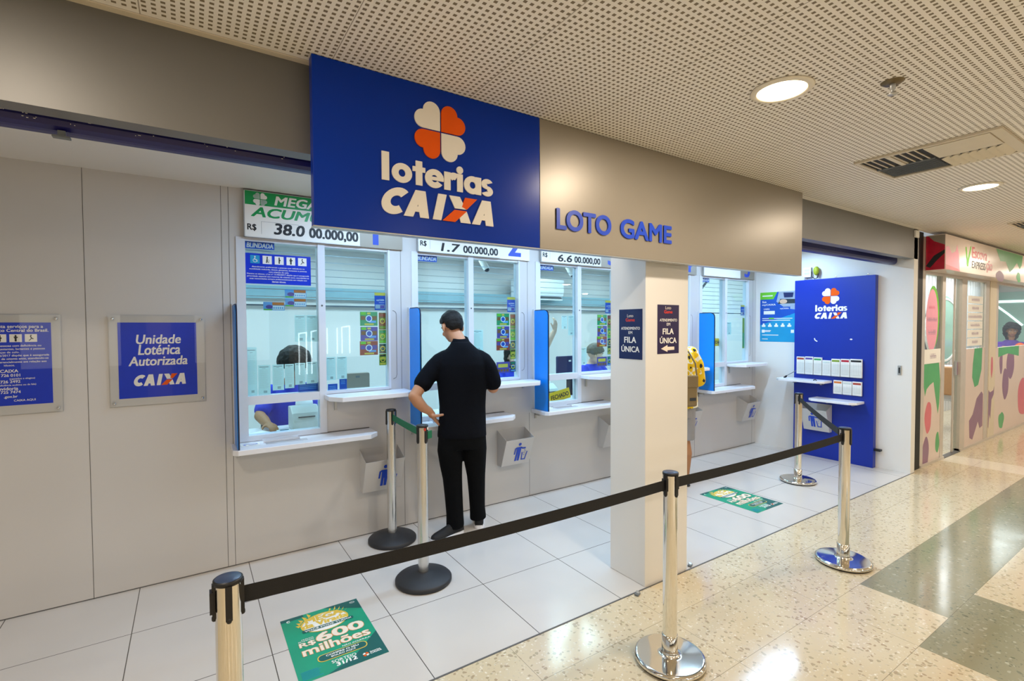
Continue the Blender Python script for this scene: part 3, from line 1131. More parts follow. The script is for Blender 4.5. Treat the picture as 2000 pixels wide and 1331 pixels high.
for i in (0, 1, 2):
    a = bx(i)
    for k, (zt_, c_) in enumerate(zip((1.74, 1.622, 1.51), SC)):
        ticket(a + 0.87 + (0.004, 0.006, 0)[k], zt_ - 0.11, a + 1.012, zt_, '%s scratch card with a blue round badge %s' % (c_[3], PLACE[i]), c_[:3], 'scratch cards on the windows', kind='scratch')
    for k, (za, zb_, c_) in enumerate(zip((1.60, 1.49, 1.41, 1.315), (1.735, 1.598, 1.487, 1.407), TL)):
        ticket(a + 1.022, za, a + 1.08, zb_, 'narrow %s scratch card at the window edge %s' % (c_[3], PLACE[i]), c_[:3], 'scratch cards on the windows', kind='tall')
    if i:
        ticket(a + 0.87, 1.19, a + 1.015, 1.292, 'violet scratch card with a gold window %s' % PLACE[i], ('ticket_violet', 'ticket_brown'), 'scratch cards on the windows', kind='keypad')
        ticket(a + 1.022, 1.195, a + 1.08, 1.292, 'small navy scratch card of squares %s' % PLACE[i], ('navy', 'ticket_sky', 'ticket_green'), 'scratch cards on the windows', kind='tall')
RS = [(0.642, 1.515, 0.717, 1.71, 'pinned high beside its twin above the clerk'), (0.722, 1.515, 0.797, 1.71, 'pinned high next to the mullion above the clerk'), (0.33, 1.147, 0.393, 1.484, 'the longest, at the frame of the first window'),
      (0.40, 1.147, 0.477, 1.356, 'second along the foot of the first window'), (0.491, 1.172, 0.565, 1.356, 'third along the foot of the first window'), (0.571, 1.181, 0.633, 1.356, 'fourth along the foot of the first window'),
      (0.639, 1.202, 0.71, 1.36, 'fifth along the foot of the first window'), (0.716, 1.204, 0.792, 1.364, 'sixth along the foot, touching the mullion'), (0.857, 1.22, 0.925, 1.396, 'just past the mullion of the first window'),
      (0.936, 1.224, 1.009, 1.397, 'second past the mullion of the first window'), (1.585, 1.264, 1.625, 1.53, 'beside the blue screen of the second window'), (2.10, 1.40, 2.215, 1.59, 'beyond the standing man at head height'),
      (3.123, 1.592, 3.195, 1.726, 'behind the raised hand'), (3.209, 1.528, 3.283, 1.726, 'next to the mullion above the navy terminal'), (3.375, 1.22, 3.455, 1.395, 'standing by the clerk with short grey hair'), (5.90, 1.50, 6.0, 1.66, 'pinned on the last window')]
for r in RS:
    ticket(*r[:4], 'pale printed result sheet ' + r[4], ('paper',), 'result sheets on the windows', kind='result', y=WY + 0.0475)
n = MB('ticket_olive').slab(front(WY + 0.046), 6.255, 1.31, 6.3, 1.72, 0, 0.001)
n.m('ticket_green').rect(front(WY + 0.0446), 6.26, 1.33, 6.295, 1.52, 0)
tag(build('scratch_card', n), 'long green strip of scratch cards on the last window', 'scratch card')

# ------------------------------------------------------------------ big signs
t = thing('shop_sign', (0.93, 2.0, 2.005), 'large blue sign with a four leaf clover and lottery lettering', 'sign')
F = front(1.955)
build('panel', MB('sign_blue').slab(F, 0.40, 2.004, 1.4515, CZ - 0.002, -0.045, 0), t, bevel=0.002)
e = MB('steel_edge').slab(F, 0.398, 2.0, 1.4515, 2.004, -0.045, 0.0005)
build('edge_trim', e, t)
hb = MB()
heart4(hb, F, 0.920, 2.455, 0.119, 0.006, 0.001, 0.006, 'orange', 'letter_white')
build('clover_logo', hb, t)


def loterias(mb, F, u0, v0, w, h, d0, d1):
    # geometric lower case letters; w spans the whole word, h the height of the l
    k = w / 718.0
    xh = h * 0.68
    Ro = xh / 2
    st = 40 * k
    sq = (61 * k) / Ro      # rings slightly wider than tall

    def ring(cx, a0=0, a1=360):
        n = 26
        for i in range(n):
            aa, bb = R(a0 + (a1 - a0) * i / n), R(a0 + (a1 - a0) * (i + 1) / n)
            o_, i_ = 61 * k, 61 * k - st
            q = [(u0 + cx * k + i_ * cos(aa), v0 + Ro + (Ro - st * .82) * sin(aa)), (u0 + cx * k + o_ * cos(aa), v0 + Ro + Ro * 1.03 * sin(aa)),
                 (u0 + cx * k + o_ * cos(bb), v0 + Ro + Ro * 1.03 * sin(bb)), (u0 + cx * k + i_ * cos(bb), v0 + Ro + (Ro - st * .82) * sin(bb))]
            mb.prism(F, q, d0, d1)

    def bar(x0, x1, y0, y1):
        mb.slab(F, u0 + x0 * k, v0 + y0, u0 + x1 * k, v0 + y1, d0, d1)
    bar(0, 43, 0, h)
    ring(119)
    bar(203, 244, 0, h * 0.88)
    bar(184, 263, xh * 0.72, xh * 0.98)
    ring(322, 0, 325)
    bar(276, 382, Ro - st * 0.26, Ro + st * 0.26)
    bar(386, 428, 0, xh)
    n = 10
    for i in range(n):
        aa, bb = R(150 - 95 * i / n), R(150 - 95 * (i + 1) / n)
        c_ = 452
        q = [(u0 + c_ * k + r * k * cos(t_), v0 + xh - 52 * k + r * k * sin(t_)) for r, t_ in ((12, aa), (54, aa), (54, bb), (12, bb))]
        mb.prism(F, q, d0, d1)
    bar(473, 512, 0, xh)
    mb.prism(F, [(u0 + 492 * k + 23 * k * cos(R(q)), v0 + h * 0.83 + 23 * k * sin(R(q))) for q in range(0, 360, 20)], d0, d1)
    ring(581)
    bar(603, 643, 0, xh)
    # s as two stacked hooks
    cs = 687
    ro, ri = xh * 0.30, xh * 0.30 - st * 0.72
    for cyc, a0, a1 in ((xh - ro * 0.98, 25, 270), (ro * 0.98, 205, 450)):
        for i in range(14):
            aa, bb = R(a0 + (a1 - a0) * i / 14), R(a0 + (a1 - a0) * (i + 1) / 14)
            ex = 1.3
            q = [(u0 + cs * k + r * ex * cos(t_), v0 + cyc + r * sin(t_)) for r, t_ in ((max(ri, 0.0004), aa), (ro, aa), (ro, bb), (max(ri, 0.0004), bb))]
            mb.prism(F, q, d0, d1)


def caixa(mb, F, u0, v0, w, h, d0, d1, mw='letter_white', mo='orange'):
    def Q(pts, m_):
        mb.m(m_)
        pp = [(u0 + x * w, v0 + y * h) for x, y in pts]
        mb.prism(F, pp, d0, d1) if d1 > d0 else mb.poly(F, pp, d0)
    n = 24
    cx, cy, shr = 0.118, 0.5, 0.034
    for i in range(n):
        aa, bb = R(48 + 264 * i / n), R(48 + 264 * (i + 1) / n)
        q = [(cx + r * cos(t_) * (0.112 / 0.5) + shr * 2 * (r * sin(t_)), cy + r * sin(t_)) for r, t_ in ((0.20, aa), (0.5, aa), (0.5, bb), (0.20, bb))]
        Q(q, mw)
    for ox in (0.178, 0.787):
        Q([(ox, 0), (ox + 0.078, 0), (ox + 0.165, 1), (ox + 0.10, 1)], mw)
        Q([(ox + 0.10, 1), (ox + 0.185, 1), (ox + 0.213, 0), (ox + 0.138, 0)], mw)
        Q([(ox + 0.05, 0.2), (ox + 0.16, 0.2), (ox + 0.15, 0.4), (ox + 0.08, 0.4)], mw)
    Q([(0.425, 0), (0.50, 0), (0.55, 1), (0.475, 1)], mw)
    Q([(0.574, 1), (0.672, 1), (0.728, 0.53), (0.626, 0.53)], mw)
    Q([(0.648, 0.47), (0.735, 0.47), (0.775, 0), (0.682, 0)], mw)
    Q([(0.512, 0), (0.628, 0), (0.738, 0.47), (0.622, 0.47)], mo)
    Q([(0.735, 0.53), (0.69, 0.62), (0.722, 1), (0.838, 1)], mo)


lo = MB('letter_white')
loterias(lo, F, 0.66, 2.214, 0.512, 0.114, 0.001, 0.006)
build('lettering', lo, t)
lo = MB('letter_white')
caixa(lo, F, 0.657, 2.08, 0.525, 0.112, 0.001, 0.006)
build('lettering', lo, t)

t = thing('shop_sign', (2.7, 2.0, 2.005), 'long grey metal sign with raised blue letters LOTO GAME', 'sign')
build('panel', MB('sign_grey').slab(F, 1.4525, 2.004, 3.965, CZ - 0.002, -0.045, 0), t, bevel=0.002)
build('edge_trim', MB('steel_edge').slab(F, 1.4525, 2.0, 3.965, 2.0037, -0.045, 0.0005), t)
lt = MB('letter_blue')
lt.text(F, 'LOTO', 1.555, 2.112, 1.925, 2.211, 0.001, bold=0.03, thick=0.006)
lt.text(F, 'GAME', 2.005, 2.112, 2.425, 2.211, 0.001, bold=0.03, thick=0.006)
build('lettering', lt, t)

# rolled-up shutter's blue bottom bar behind the fascia
t = thing('shutter_bar', (0, 2.24, 2.28), 'scuffed dark blue shutter bar under the grey fascia', 'shutter')
pts = [(2.20, 2.40), (2.20, 2.31), (2.207, 2.293), (2.222, 2.282), (2.24, 2.28), (2.27, 2.28), (2.27, 2.40)]
F = (V(-6.9, 0, 0), V(0, 1, 0), V(0, 0, 1), V(1, 0, 0))
build('bar', MB('bar_blue').prism(F, pts, 0, 13.399), t)
sp = MB('letter_white')
for k in range(70):
    x = -0.7 + 1.1 * random.random()
    z = 2.3 + 0.05 * random.random()
    sp.box(x, x + 0.002 + 0.006 * random.random() ** 2, 2.1985, 2.1999, z, z + 0.002)
build('paint_specks', sp, t)
build('lock_tab', MB('ink_grey').box(-0.352, -0.332, 2.21, 2.225, 2.262, 2.281).box(-0.366, -0.32, 2.205, 2.23, 2.257, 2.263), t)

# ------------------------------------------------------------------ acrylic notices on the grey panels


def acrylic(x0, x1, z0, z1, label):
    t = thing('acrylic_notice', ((x0 + x1) / 2, WY - 0.02, z0), label, 'notice', 'acrylic notices on the grey wall')
    F = front(WY)
    build('backing', MB('panel_grey').slab(F, x0 + .004, z0 + .004, x1 - .004, z1 - .004, 0.006, 0.009), t)
    build('cover', MB('acrylic').slab(F, x0, z0, x1, z1, 0.016, 0.020), t)
    for xx in (x0 + .022, x1 - .022):
        for z_ in (z0 + .025, z1 - .025):
            b = MB('chrome')
            b.tube([(xx, WY - .001, z_), (xx, WY - .024, z_)], 0.007, 12, False)
            build('standoff', b, t)
    return t


t = acrylic(-0.405, 0.088, 1.14, 1.702, 'clear acrylic plate with a blue authorised unit notice')
F = front(WY - 0.0092)
Fi = front(WY - 0.0105)
n = MB('notice_blue').slab(F, -0.36, 1.19, 0.04, 1.655, 0, 0.001)
n.m('white')
for s, u0_, u1_, v_ in (('Unidade', -0.271, -0.045, 1.523), ('Lotérica', -0.262, -0.05, 1.455), ('Autorizada', -0.31, -0.012, 1.388)):
    n.text(Fi, s, u0_, v_, u1_, v_ + (0.062 if 't' in s and 'é' in s else 0.056), 0, bold=0.02, shear=0.15)
caixa(n, Fi, -0.288, 1.262, 0.266, 0.07, 0, 0.0003, 'white', 'orange')
build('print', n, t)

t = acrylic(-1.10, -0.612, 1.14, 1.702, 'clear acrylic plate with a blue service notice cut by the picture edge')
n = MB('notice_blue').slab(F, -1.05, 1.195, -0.657, 1.655, 0, 0.001)
n.m('white')
for s, u1_, v_, hh, al, bo in (('presta serviços para a', -0.69, 1.625, .017, 'r', .02), ('Banco Central do Brasil.', -0.668, 1.603, .017, 'r', .02), ('pessoas com deficiência ou', -0.70, 1.521, .011, 'r', .012), ('gestantes, lactantes e pessoas', -0.685, 1.503, .011, 'r', .012),
                             ('crianças de colo.', -0.79, 1.485, .011, 'r', .012), ('13.466/2017 dispõe que é assegurada', -0.668, 1.467, .011, 'r', .012), ('maiores de oitenta anos, atendendo-se', -0.671, 1.449, .011, 'r', .012), ('preferencialmente em relação aos', -0.68, 1.431, .011, 'r', .012), ('idosos.', -0.81, 1.413, .011, 'r', .012),
                             ('CAIXA', -0.797, 1.378, .017, 'r', .02), ('726 0101', -0.79, 1.355, .015, 'r', .02), ('sugestões e elogios)', -0.73, 1.339, .009, 'r', .01), ('726 2492', -0.79, 1.32, .015, 'r', .02), ('deficiência auditiva ou de fala)', -0.726, 1.304, .009, 'r', .01),
                             ('Ouvidoria', -0.80, 1.281, .017, 'r', .02), ('725 7474', -0.79, 1.262, .015, 'r', .02), ('.gov.br', -0.803, 1.238, .014, 'r', .02), ('CAIXA AQUI', -0.73, 1.216, .011, 'r', .015)):
    n.text(Fi, s, u1_, v_, None, None, 0, bold=bo, align=al, h=hh)
for k in range(3):
    u = -0.865 + 0.062 * k
    n.m('white').slab(Fi, u - .025, 1.546, u + .025, 1.59, 0, .0003)
    n.m('ink')
    person_pict(n, front(WY - 0.0112), u, 1.568, .04, 2 + k)
build('print', n, t)

# ------------------------------------------------------------------ queue posters on the pillar


def queue_poster(F, u0, v0, u1, v1, bg, arrow, label):
    n = MB(bg).slab(F, u0, v0, u1, v1, 0.0005, 0.0015)
    G = (F[0] + F[3] * 0.0021, F[1], F[2], F[3])
    w_, h_ = u1 - u0, v1 - v0
    off = 0.0 if arrow else -0.07

    def tx(s, a_, b_, c_, d_, m_, bo):
        n.m(m_).text(G, s, u0 + a_ * w_, v0 + (c_ + off) * h_, u0 + b_ * w_, v0 + (d_ + off) * h_, 0, bold=bo)
    tx('Loto', .36, .62, .91, .97, 'cream_ink', 0)
    tx('Game', .30, .68, .825, .89, 'red_ink', .025)
    tx('ATENDIMENTO', .1, .9, .66, .715, 'white', .02)
    tx('EM', .42, .58, .575, .63, 'white', .02)
    tx('FILA', .24, .74, .40, .515, 'white', .028)
    tx('ÚNICA', .11, .88, .215, .355, 'white', .028)
    if arrow:
        n.m('cream_ink').poly(G, [(u0 + x * w_, v0 + y * h_) for x, y in ((.16, .105), (.46, .18), (.46, .14), (.78, .14), (.78, .075), (.46, .07), (.46, .035))], 0)
    return tag(build('queue_poster', n), label, 'poster', 'single queue posters on the pillar')


queue_poster(sidew(2.33), -2.28, 1.41, -2.085, 1.725, 'navy', False, 'navy FILA ÚNICA poster without an arrow on the pillar')
queue_poster(front(2.06), 2.435, 1.443, 2.64, 1.752, 'purple_ink', True, 'dark purple FILA ÚNICA poster with a white arrow on the pillar')


# ------------------------------------------------------------------ green prize posters on the floor
def floor_poster(u0, v0, label):
    F = ground(0)
    w_, h_ = 0.415, 0.575

    def X(x):
        return u0 + x * w_

    def Y(y):
        return v0 + y * h_
    n = MB('poster_green').slab(F, u0, v0, u0 + w_, v0 + h_, 0.0004, 0.0012)
    G = ground(0.0017)
    H_ = ground(0.0021)
    I_ = ground(0.0025)
    n.m('poster_dark').poly(G, [(X(0.3), Y(0)), (X(1), Y(0)), (X(1), Y(.36)), (X(.62), Y(.1))], 0)
    n.m('poster_dark').poly(G, [(X(.55), Y(1)), (X(1), Y(1)), (X(1), Y(.8))], 0)
    n.m('poster_dark').rect(G, X(.0), Y(.95), X(.28), Y(1), 0)
    n.m('gold').disc(H_, X(.5), Y(.775), .30 * w_, .155 * h_, 0, 40)
    n.m('paper_white').disc(ground(0.0023), X(.5), Y(.77), .28 * w_, .14 * h_, 0, 40)
    for k in range(10):      # sparks round the badge
        q = R(120 + 14 * k) if k < 5 else R(20 + 12 * (k - 5))
        cx_, cy_ = X(.5) + .3 * w_ * cos(q), Y(.80) + .15 * h_ * sin(q)
        n.m('gold').poly(G, [(cx_ - .02 * w_, cy_ - .012), (cx_ + .05 * w_ * cos(q), cy_ + .05 * h_ * abs(sin(q)) + .01), (cx_ + .02 * w_, cy_ + .006)], 0)
    n.m('gold').text(I_, 'MEGA', X(.28), Y(.82), X(.74), Y(.9), 0, bold=.06)
    n.m('gold').text(I_, 'da Virada', X(.22), Y(.735), X(.78), Y(.81), 0, bold=.05)
    n.m('poster_dark').slab(ground(0.0027), X(.2), Y(.675), X(.84), Y(.72), 0, 0.0002, .008)
    n.m('paper_white').text(ground(0.0031), 'VOCÊ PODE TUDO!', X(.23), Y(.683), X(.81), Y(.714), 0, bold=.03)
    for m_, s_, G_ in (('peach', .05, H_), ('cream_ink', .022, I_)):
        n.m(m_).text(G_, '600', X(.33), Y(.475), X(.9), Y(.6), 0, bold=s_ + .02)
        n.m(m_).text(G_, 'milhões', X(.13), Y(.335), X(.92), Y(.45), 0, bold=s_)
        n.m(m_).text(G_, 'R$', X(.12), Y(.46), X(.3), Y(.535), 0, bold=s_)
    n.m('paper_white').text(H_, 'PRÊMIO', X(.16), Y(.575), X(.3), Y(.59), 0, bold=.02)
    n.m('paper_white').text(H_, 'ESTIMADO', X(.12), Y(.55), X(.3), Y(.565), 0, bold=.02)
    n.m('paper_white').text(H_, 'NÃO ACUMULA', X(.56), Y(.29), X(.9), Y(.312), 0, bold=.025)
    n.m('gold').slab(H_, X(.25), Y(.175), X(.83), Y(.275), 0, .0002, .026)
    n.m('poster_dark').slab(I_, X(.262), Y(.183), X(.818), Y(.267), 0, .0002, .022)
    n.m('paper_white').text(ground(0.0031), 'COMPRE O SEU', X(.35), Y(.229), X(.73), Y(.252), 0, bold=.03)
    n.m('paper_white').text(ground(0.0031), 'BOLÃO AQUI', X(.4), Y(.194), X(.68), Y(.223), 0, bold=.03)
    n.m('paper_white').text(H_, 'SORTEIO', X(.38), Y(.112), X(.66), Y(.15), 0, bold=.012)
    n.m('paper_white').text(H_, '31/12', X(.42), Y(.06), X(.65), Y(.105), 0, bold=.05)
    n.m('paper_white').disc(H_, X(.92), Y(.955), .035 * w_, .018 * h_, 0, 16)
    n.m('poster_dark').disc(I_, X(.92), Y(.955), .029 * w_, .015 * h_, 0, 16)
    n.m('paper_white').text(ground(0.0029), '18+', X(.898), Y(.949), X(.945), Y(.962), 0, bold=.03)
    n.m('paper_white').ring(H_, X(.09), Y(.945), .025 * w_, .012 * w_, 0, 0, 30, 330, 14)
    heart4(n, H_, X(.755), Y(.075), .035 * w_, .002, 0, 0, 'orange', 'letter_white')
    n.m('paper_white').text(H_, 'loterias', X(.81), Y(.08), X(.93), Y(.098), 0, bold=.025)
    n.m('paper_white').text(H_, 'CAIXA', X(.805), Y(.058), X(.94), Y(.076), 0, bold=.04, shear=.15)
    n.m('teal')
    for k in range(8):
        n.rect(H_, X(.04), Y(.03 + .014 * k), X(.26 - .05 * random.random()), Y(.034 + .014 * k), 0)
    return tag(build('floor_poster', n), label, 'poster', 'green prize posters stuck to the floor')


floor_poster(0.388, 2.352, 'green prize poster on the white tiles inside the first barrier post')
floor_poster(4.065, 2.345, 'green prize poster on the white tiles beyond the pillar')

# ------------------------------------------------------------------ queue barrier posts


def stanchion(x, y, h, style, label, ang=0.0, belt=None, group='queue barrier posts', plates=(), belt_label=''):
    t = thing('barrier_post', (x, y, 0), label, 'barrier post', group)
    c = (x, y, 0)
    if style == 'chrome':
        build('base', MB('chrome').lathe(c, [(0.158, 0.008), (0.166, 0.011), (0.168, 0.018), (0.1665, 0.025), (0.162, 0.0295), (0.156, 0.0315), (0.152, 0.032), (0.148, 0.0322), (0.06, 0.0355), (0.05, 0.036), (0.043, 0.039), (0.039, 0.046), (0.038, 0.055)], 48), t)
        build('base_ring', MB('black_plastic').lathe(c, [(0.15, 0.0), (0.158, 0.001), (0.158, 0.009), (0.15, 0.0095)], 48), t)
        build('collar', MB('chrome').lathe(c, [(0.0375, 0.045), (0.0375, 0.13), (0.034, 0.132)], 32), t)
        build('pole', MB('chrome').lathe(c, [(0.0335, 0.04), (0.0335, h - 0.013)], 40), t)
        cap = 'cap_blue'
    else:
        build('base', MB('base_rubber').lathe(c, [(0.172, 0.0), (0.178, 0.006), (0.178, 0.022), (0.168, 0.032), (0.1, 0.05), (0.055, 0.062), (0.04, 0.066)], 48), t)
        build('pole', MB('alu').lathe(c, [(0.0335, 0.05), (0.0335, h - 0.013)], 40), t)
        cap = 'black_plastic'
    b = MB('black_plastic').lathe(c, [(0.034, h - 0.014), (0.0375, h - 0.012), (0.0375, h - 0.002), (0.035, h)], 40)
    b.m(cap).lathe(c, [(0.0, h + 0.0006), (0.0325, h + 0.0006), (0.033, h)], 40)
    build('cap', b, t)
    for k in range(4):
        a = ang + pi / 2 * k
        d = V(cos(a), sin(a), 0)
        s = V(-sin(a), cos(a), 0)
        cl = MB('black_plastic').obox(V(x, y, h - 0.058) + d * 0.0355, d, s, V(0, 0, 1), 0.004, 0.0085, 0.048)
        cl.tube([V(x, y, h - 0.104) + d * 0.0345, V(x, y, h - 0.108) + d * 0.0345], 0.007, 10)
        if k in plates:
            cl.obox(V(x, y, h - 0.058) + d * 0.041, d, s, V(0, 0, 1), 0.004, 0.014, 0.03)
        build('clip', cl, t)
    if belt:
        (x1, y1, m_, zc, hw) = belt
        d = V(x1 - x, y1 - y, 0)
        L = d.length
        d.normalize()
        s = V(-d.y, d.x, 0)
        p0, p1 = V(x, y, 0) + d * 0.036, V(x1, y1, 0) - d * 0.036
        bl = MB(m_)
        n = 14
        vs = []
        for i in range(n + 1):
            q = i / n
            p = p0.lerp(p1, q)
            sag = -0.006 * 4 * q * (1 - q) * L
            for dz, ds in ((-hw, -.0008), (hw, -.0008), (hw, .0008), (-hw, .0008)):
                vs.append(p + s * ds + V(0, 0, zc + sag + dz))
        fs = []
        for i in range(n):
            for k in range(4):
                fs.append((i * 4 + k, i * 4 + (k + 1) % 4, (i + 1) * 4 + (k + 1) % 4, (i + 1) * 4 + k))
        fs += [(0, 1, 2, 3), tuple(n * 4 + k for k in range(4))]
        bl.add(vs, fs)
        bt_ = tag(build('barrier_belt', bl), belt_label, 'barrier belt', 'queue barrier belts')
        bp = MB('black_plastic').obox(p1 + V(0, 0, zc), d, s, V(0, 0, 1), 0.006, 0.012, hw + 0.004)
        build('belt_end', bp, bt_)
    return t


SA = (0.078, 1.575)
SB = (1.915, 1.537)
SC_ = (3.700, 1.530)
SD = (5.245, 2.600)
aAB = math.atan2(SB[1] - SA[1], SB[0] - SA[0])
stanchion(*SA, 0.92, 'chrome', 'polished barrier post with a blue cap, by the green floor poster', aAB, (*SB, 'belt_black', 0.862, 0.0245), plates=(2,), belt_label='long black belt from the blue capped post to the post before the pillar')
stanchion(*SB, 0.92, 'chrome', 'polished barrier post in front of the white pillar', aAB, (*SC_, 'belt_black', 0.862, 0.0245), plates=(2, 0), belt_label='black belt from the post before the pillar to the corner post on the terrazzo')
aCD = math.atan2(SD[1] - SC_[1], SD[0] - SC_[0])
stanchion(*SC_, 0.925, 'chrome', 'polished barrier post at the corner of the belt line, on the terrazzo', 0.05, (*SD, 'belt_black', 0.865, 0.0245), belt_label='black belt from the corner post back to the post before the blue board')
stanchion(*SD, 0.92, 'chrome', 'polished barrier post on the tiles before the blue slip board', aCD, None)
SE = (1.222, 2.90)
SF_ = (1.262, 3.588)
aEF = math.atan2(SE[1] - SF_[1], SE[0] - SF_[0])
stanchion(*SF_, 1.0, 'rubber', 'barrier post with a black base nearest the teller wall', aEF, (*SE, 'belt_green', 0.945, 0.024), 'queue barrier posts', belt_label='short green belt between the two black based posts')
t = stanchion(*SE, 1.0, 'rubber', 'barrier post with a black base ending the green belt', aEF + 0.35, None, 'queue barrier posts')
g = MB('belt_green')
d = V(0.72, -0.69, 0)
p0 = V(*SE, 0.94) + V(0.03, -0.025, 0)
g.obox(p0 + V(0.012, 0.008, -0.004), V(0.9, 0.44, 0), V(-0.44, 0.9, 0), V(0, 0, 1), 0.02, 0.004, 0.024)
build('belt_stub', g, t)
g = MB('red_ink').obox(V(*SE, 0.976) + V(0.003, -0.038, 0), V(1, 0, 0), V(0, 1, 0), V(0, 0, 1), 0.005, 0.002, 0.008)
g.m('white').obox(V(*SE, 0.98) + V(0.022, -0.033, 0), V(.8, .6, 0), V(-.6, .8, 0), V(0, 0, 1), 0.006, 0.002, 0.007)
build('label', g, t)

# ------------------------------------------------------------------ blue slip board on the side wall
BXF = 6.42
t = thing('slip_board', (6.46, 2.81, 0), 'tall blue board with a clover logo standing against the side wall', 'display board')
F = sidew(BXF)
build('panel', MB('board_blue').slab(F, -3.245, 0.0, -2.37, 2.18, -0.07, 0), t, bevel=0.003)
hb = MB()
heart4(hb, F, -2.83, 1.965, 0.095, 0.005, 0.0005, 0.0015, 'orange', 'white')
build('clover_logo', hb, t)
lb = MB('white')
loterias(lb, F, -3.0, 1.785, 0.345, 0.078, 0.0005, 0.0015)
caixa(lb, F, -3.005, 1.695, 0.355, 0.073, 0.0005, 0.0015, 'white', 'orange')
lb.m('white').stroke(F, [(-3.005, 1.455), (-2.998, 1.435), (-2.975, 1.42)], .012, .001)
lb.m('white').disc(F, -2.605, 1.452, .014, .008, .001, 12)
build('lettering', lb, t)
for y in (3.13, 2.79, 2.46):
    build('bracket', MB('chrome').box(6.44, 6.4975, y - .012, y + .012, 2.18, 2.186).tube([(6.46, y, 2.18), (6.46, y, 2.203)], .006, 10), t)
build('bracket', MB('ink').box(6.44, 6.4975, 2.31, 2.368, 0.195, 0.215), t)
# slip holders
HC = [('ticket_red', 'red'), ('ticket_violet', 'violet'), ('blob_green', 'green'), ('paper', 'plain pale'), ('ticket_olive', 'olive'), ('deep_red', 'crimson'), ('ink', 'wide black')]


def holder(ys, z0, z1, name, label):
    t = thing(name, (BXF - .03, (ys[0] + ys[-1]) / 2, z0), label, 'holder', 'clear slip holders')
    F = sidew(BXF)
    u0, u1 = -ys[0], -ys[-1]
    build('tray', MB('acrylic').slab(F, u0 - .004, z0, u1 + .004, z0 + .004, 0.001, 0.045).slab(F, u0 - .004, z0, u1 + .004, z1 - .07, .043, .045), t)
    return t


def slips(y0, y1, z0, z1, hdr, label, tilt=0):
    F = sidew(BXF)
    u0, u1 = -y0 + .004, -y1 - .004
    s = MB('paper_white').prism((V(BXF, 0, 0), V(0, -1, 0), V(0, 0, 1), V(-1, 0, 0)), [(u0, z0), (u1, z0), (u1, z1), (u0, z1)], 0.012, 0.036)
    s.m(hdr).rect(F, u0 + .006, z1 - .035, u1 - .006, z1 - .012, 0.0366)
    s.m('device')
    for k in range(6):
        q = u0 + .014 + (u1 - u0 - .028) * k / 5
        s.rect(F, q - .0015, z0 + .035, q + .0015, z1 - .045, 0.0366)
    s.rect(F, u0 + .008, z0 + .026, u1 - .008, z0 + .03, 0.0366)
    return tag(build('slip_pad', s), label, 'betting slips', 'betting slip pads on the blue board')


ys = [3.2 - 0.1 * k for k in range(7)] + [2.475]
holder(ys, 1.005, 1.225, 'slip_holder', 'long clear holder with seven stacks of betting slips')
for k in range(7):
    slips(ys[k], ys[k + 1], 1.012, 1.225 - (0.0, -.005, .0, .03, .008, .004, .0)[k], HC[k][0], 'white betting slips with %s header in the long clear holder' % HC[k][1])
ys = [2.775, 2.675, 2.575, 2.475]
holder(ys, 0.80, 0.965, 'slip_holder', 'short clear holder with three stacks of betting slips')
for k, c_ in enumerate((('ticket_orange', 'orange'), ('device', 'grey'), ('ticket_red', 'red'))):
    slips(ys[k], ys[k + 1], 0.806, 0.965 - (0, .004, .0)[k], c_[0], 'white betting slips with %s header in the short clear holder' % c_[1])
for (ya, yb, z, lab) in ((3.36, 2.80, 0.955, 'white writing shelf under the long slip holder'), (2.97, 2.46, 0.745, 'white writing shelf under the short slip holder')):
    t = thing('writing_shelf', (6.3, (ya + yb) / 2, z - .03), lab, 'shelf', 'white shelves on the blue board')
    F = (V(0, 0, z), V(1, 0, 0), V(0, 1, 0), V(0, 0, 1))
    build('shelf_board', MB('shelf_white').prism(F, [(BXF - .001, ya), (6.22, ya), (6.17, ya - .05), (6.17, yb + .06), (6.23, yb), (BXF - .001, yb)], -.028, 0), t, bevel=.003)
    for yy in (ya - .14, yb + .1):
        build('bracket', MB('steel_edge').box(6.36, BXF - .001, yy - .01, yy + .01, z - .06, z - .028), t)
p = MB('black_plastic').tube([(6.25, 2.93, .958), (6.25, 2.91, .972), (6.25, 2.9, .958)], .006, 8)
tag(build('pen_holder', p), 'small black pen clip on the upper writing shelf', 'pen')
p = MB('ink_grey').tube([(6.40, 3.2, 1.05), (6.34, 3.3, .975)], .004, 8)
p.m('black_plastic').tube([(6.3, 3.3, .96), (6.34, 3.3, .972)], .012, 10)
tag(build('corded_pen', p), 'black corded pen at the far end of the upper writing shelf', 'pen')
# bin on the board
t = thing('waste_bin', (6.34, 2.94, 0.33), 'grey wall bin with a blue figure on the blue board', 'bin', 'wall bins under the counters')
x0 = BXF - .002
y0, y1 = 3.09, 2.80
wl = MB('panel_grey')
wl.add([(x0 - .05, y0, .335), (x0 - .05, y1, .335), (x0 - .14, y1, .60), (x0 - .14, y0, .60)], [(0, 1, 2, 3)])
wl.add([(x0, y0, .335), (x0, y1, .335), (x0 - .05, y1, .335), (x0 - .05, y0, .335)], [(0, 1, 2, 3)])
for yy in (y0, y1):
    wl.add([(x0, yy, .335), (x0 - .05, yy, .335), (x0 - .14, yy, .60), (x0, yy, .66)], [(0, 1, 2, 3)])
wl.add([(x0, y0, .335), (x0, y1, .335), (x0, y1, .66), (x0, y0, .66)], [(0, 1, 2, 3)])
build('bin_body', wl, t, solid=.003)
upv = V(-.09, 0, .265).normalized()
F = (V(x0 - .05, 0, .335) + V(-.265, 0, -.09).normalized() * .0048, V(0, -1, 0), upv, V(-.265, 0, -.09).normalized())
ic = MB('letter_blue')
litter_icon(ic, F, -3.02, .05, .185)
build('pictogram', ic, t)
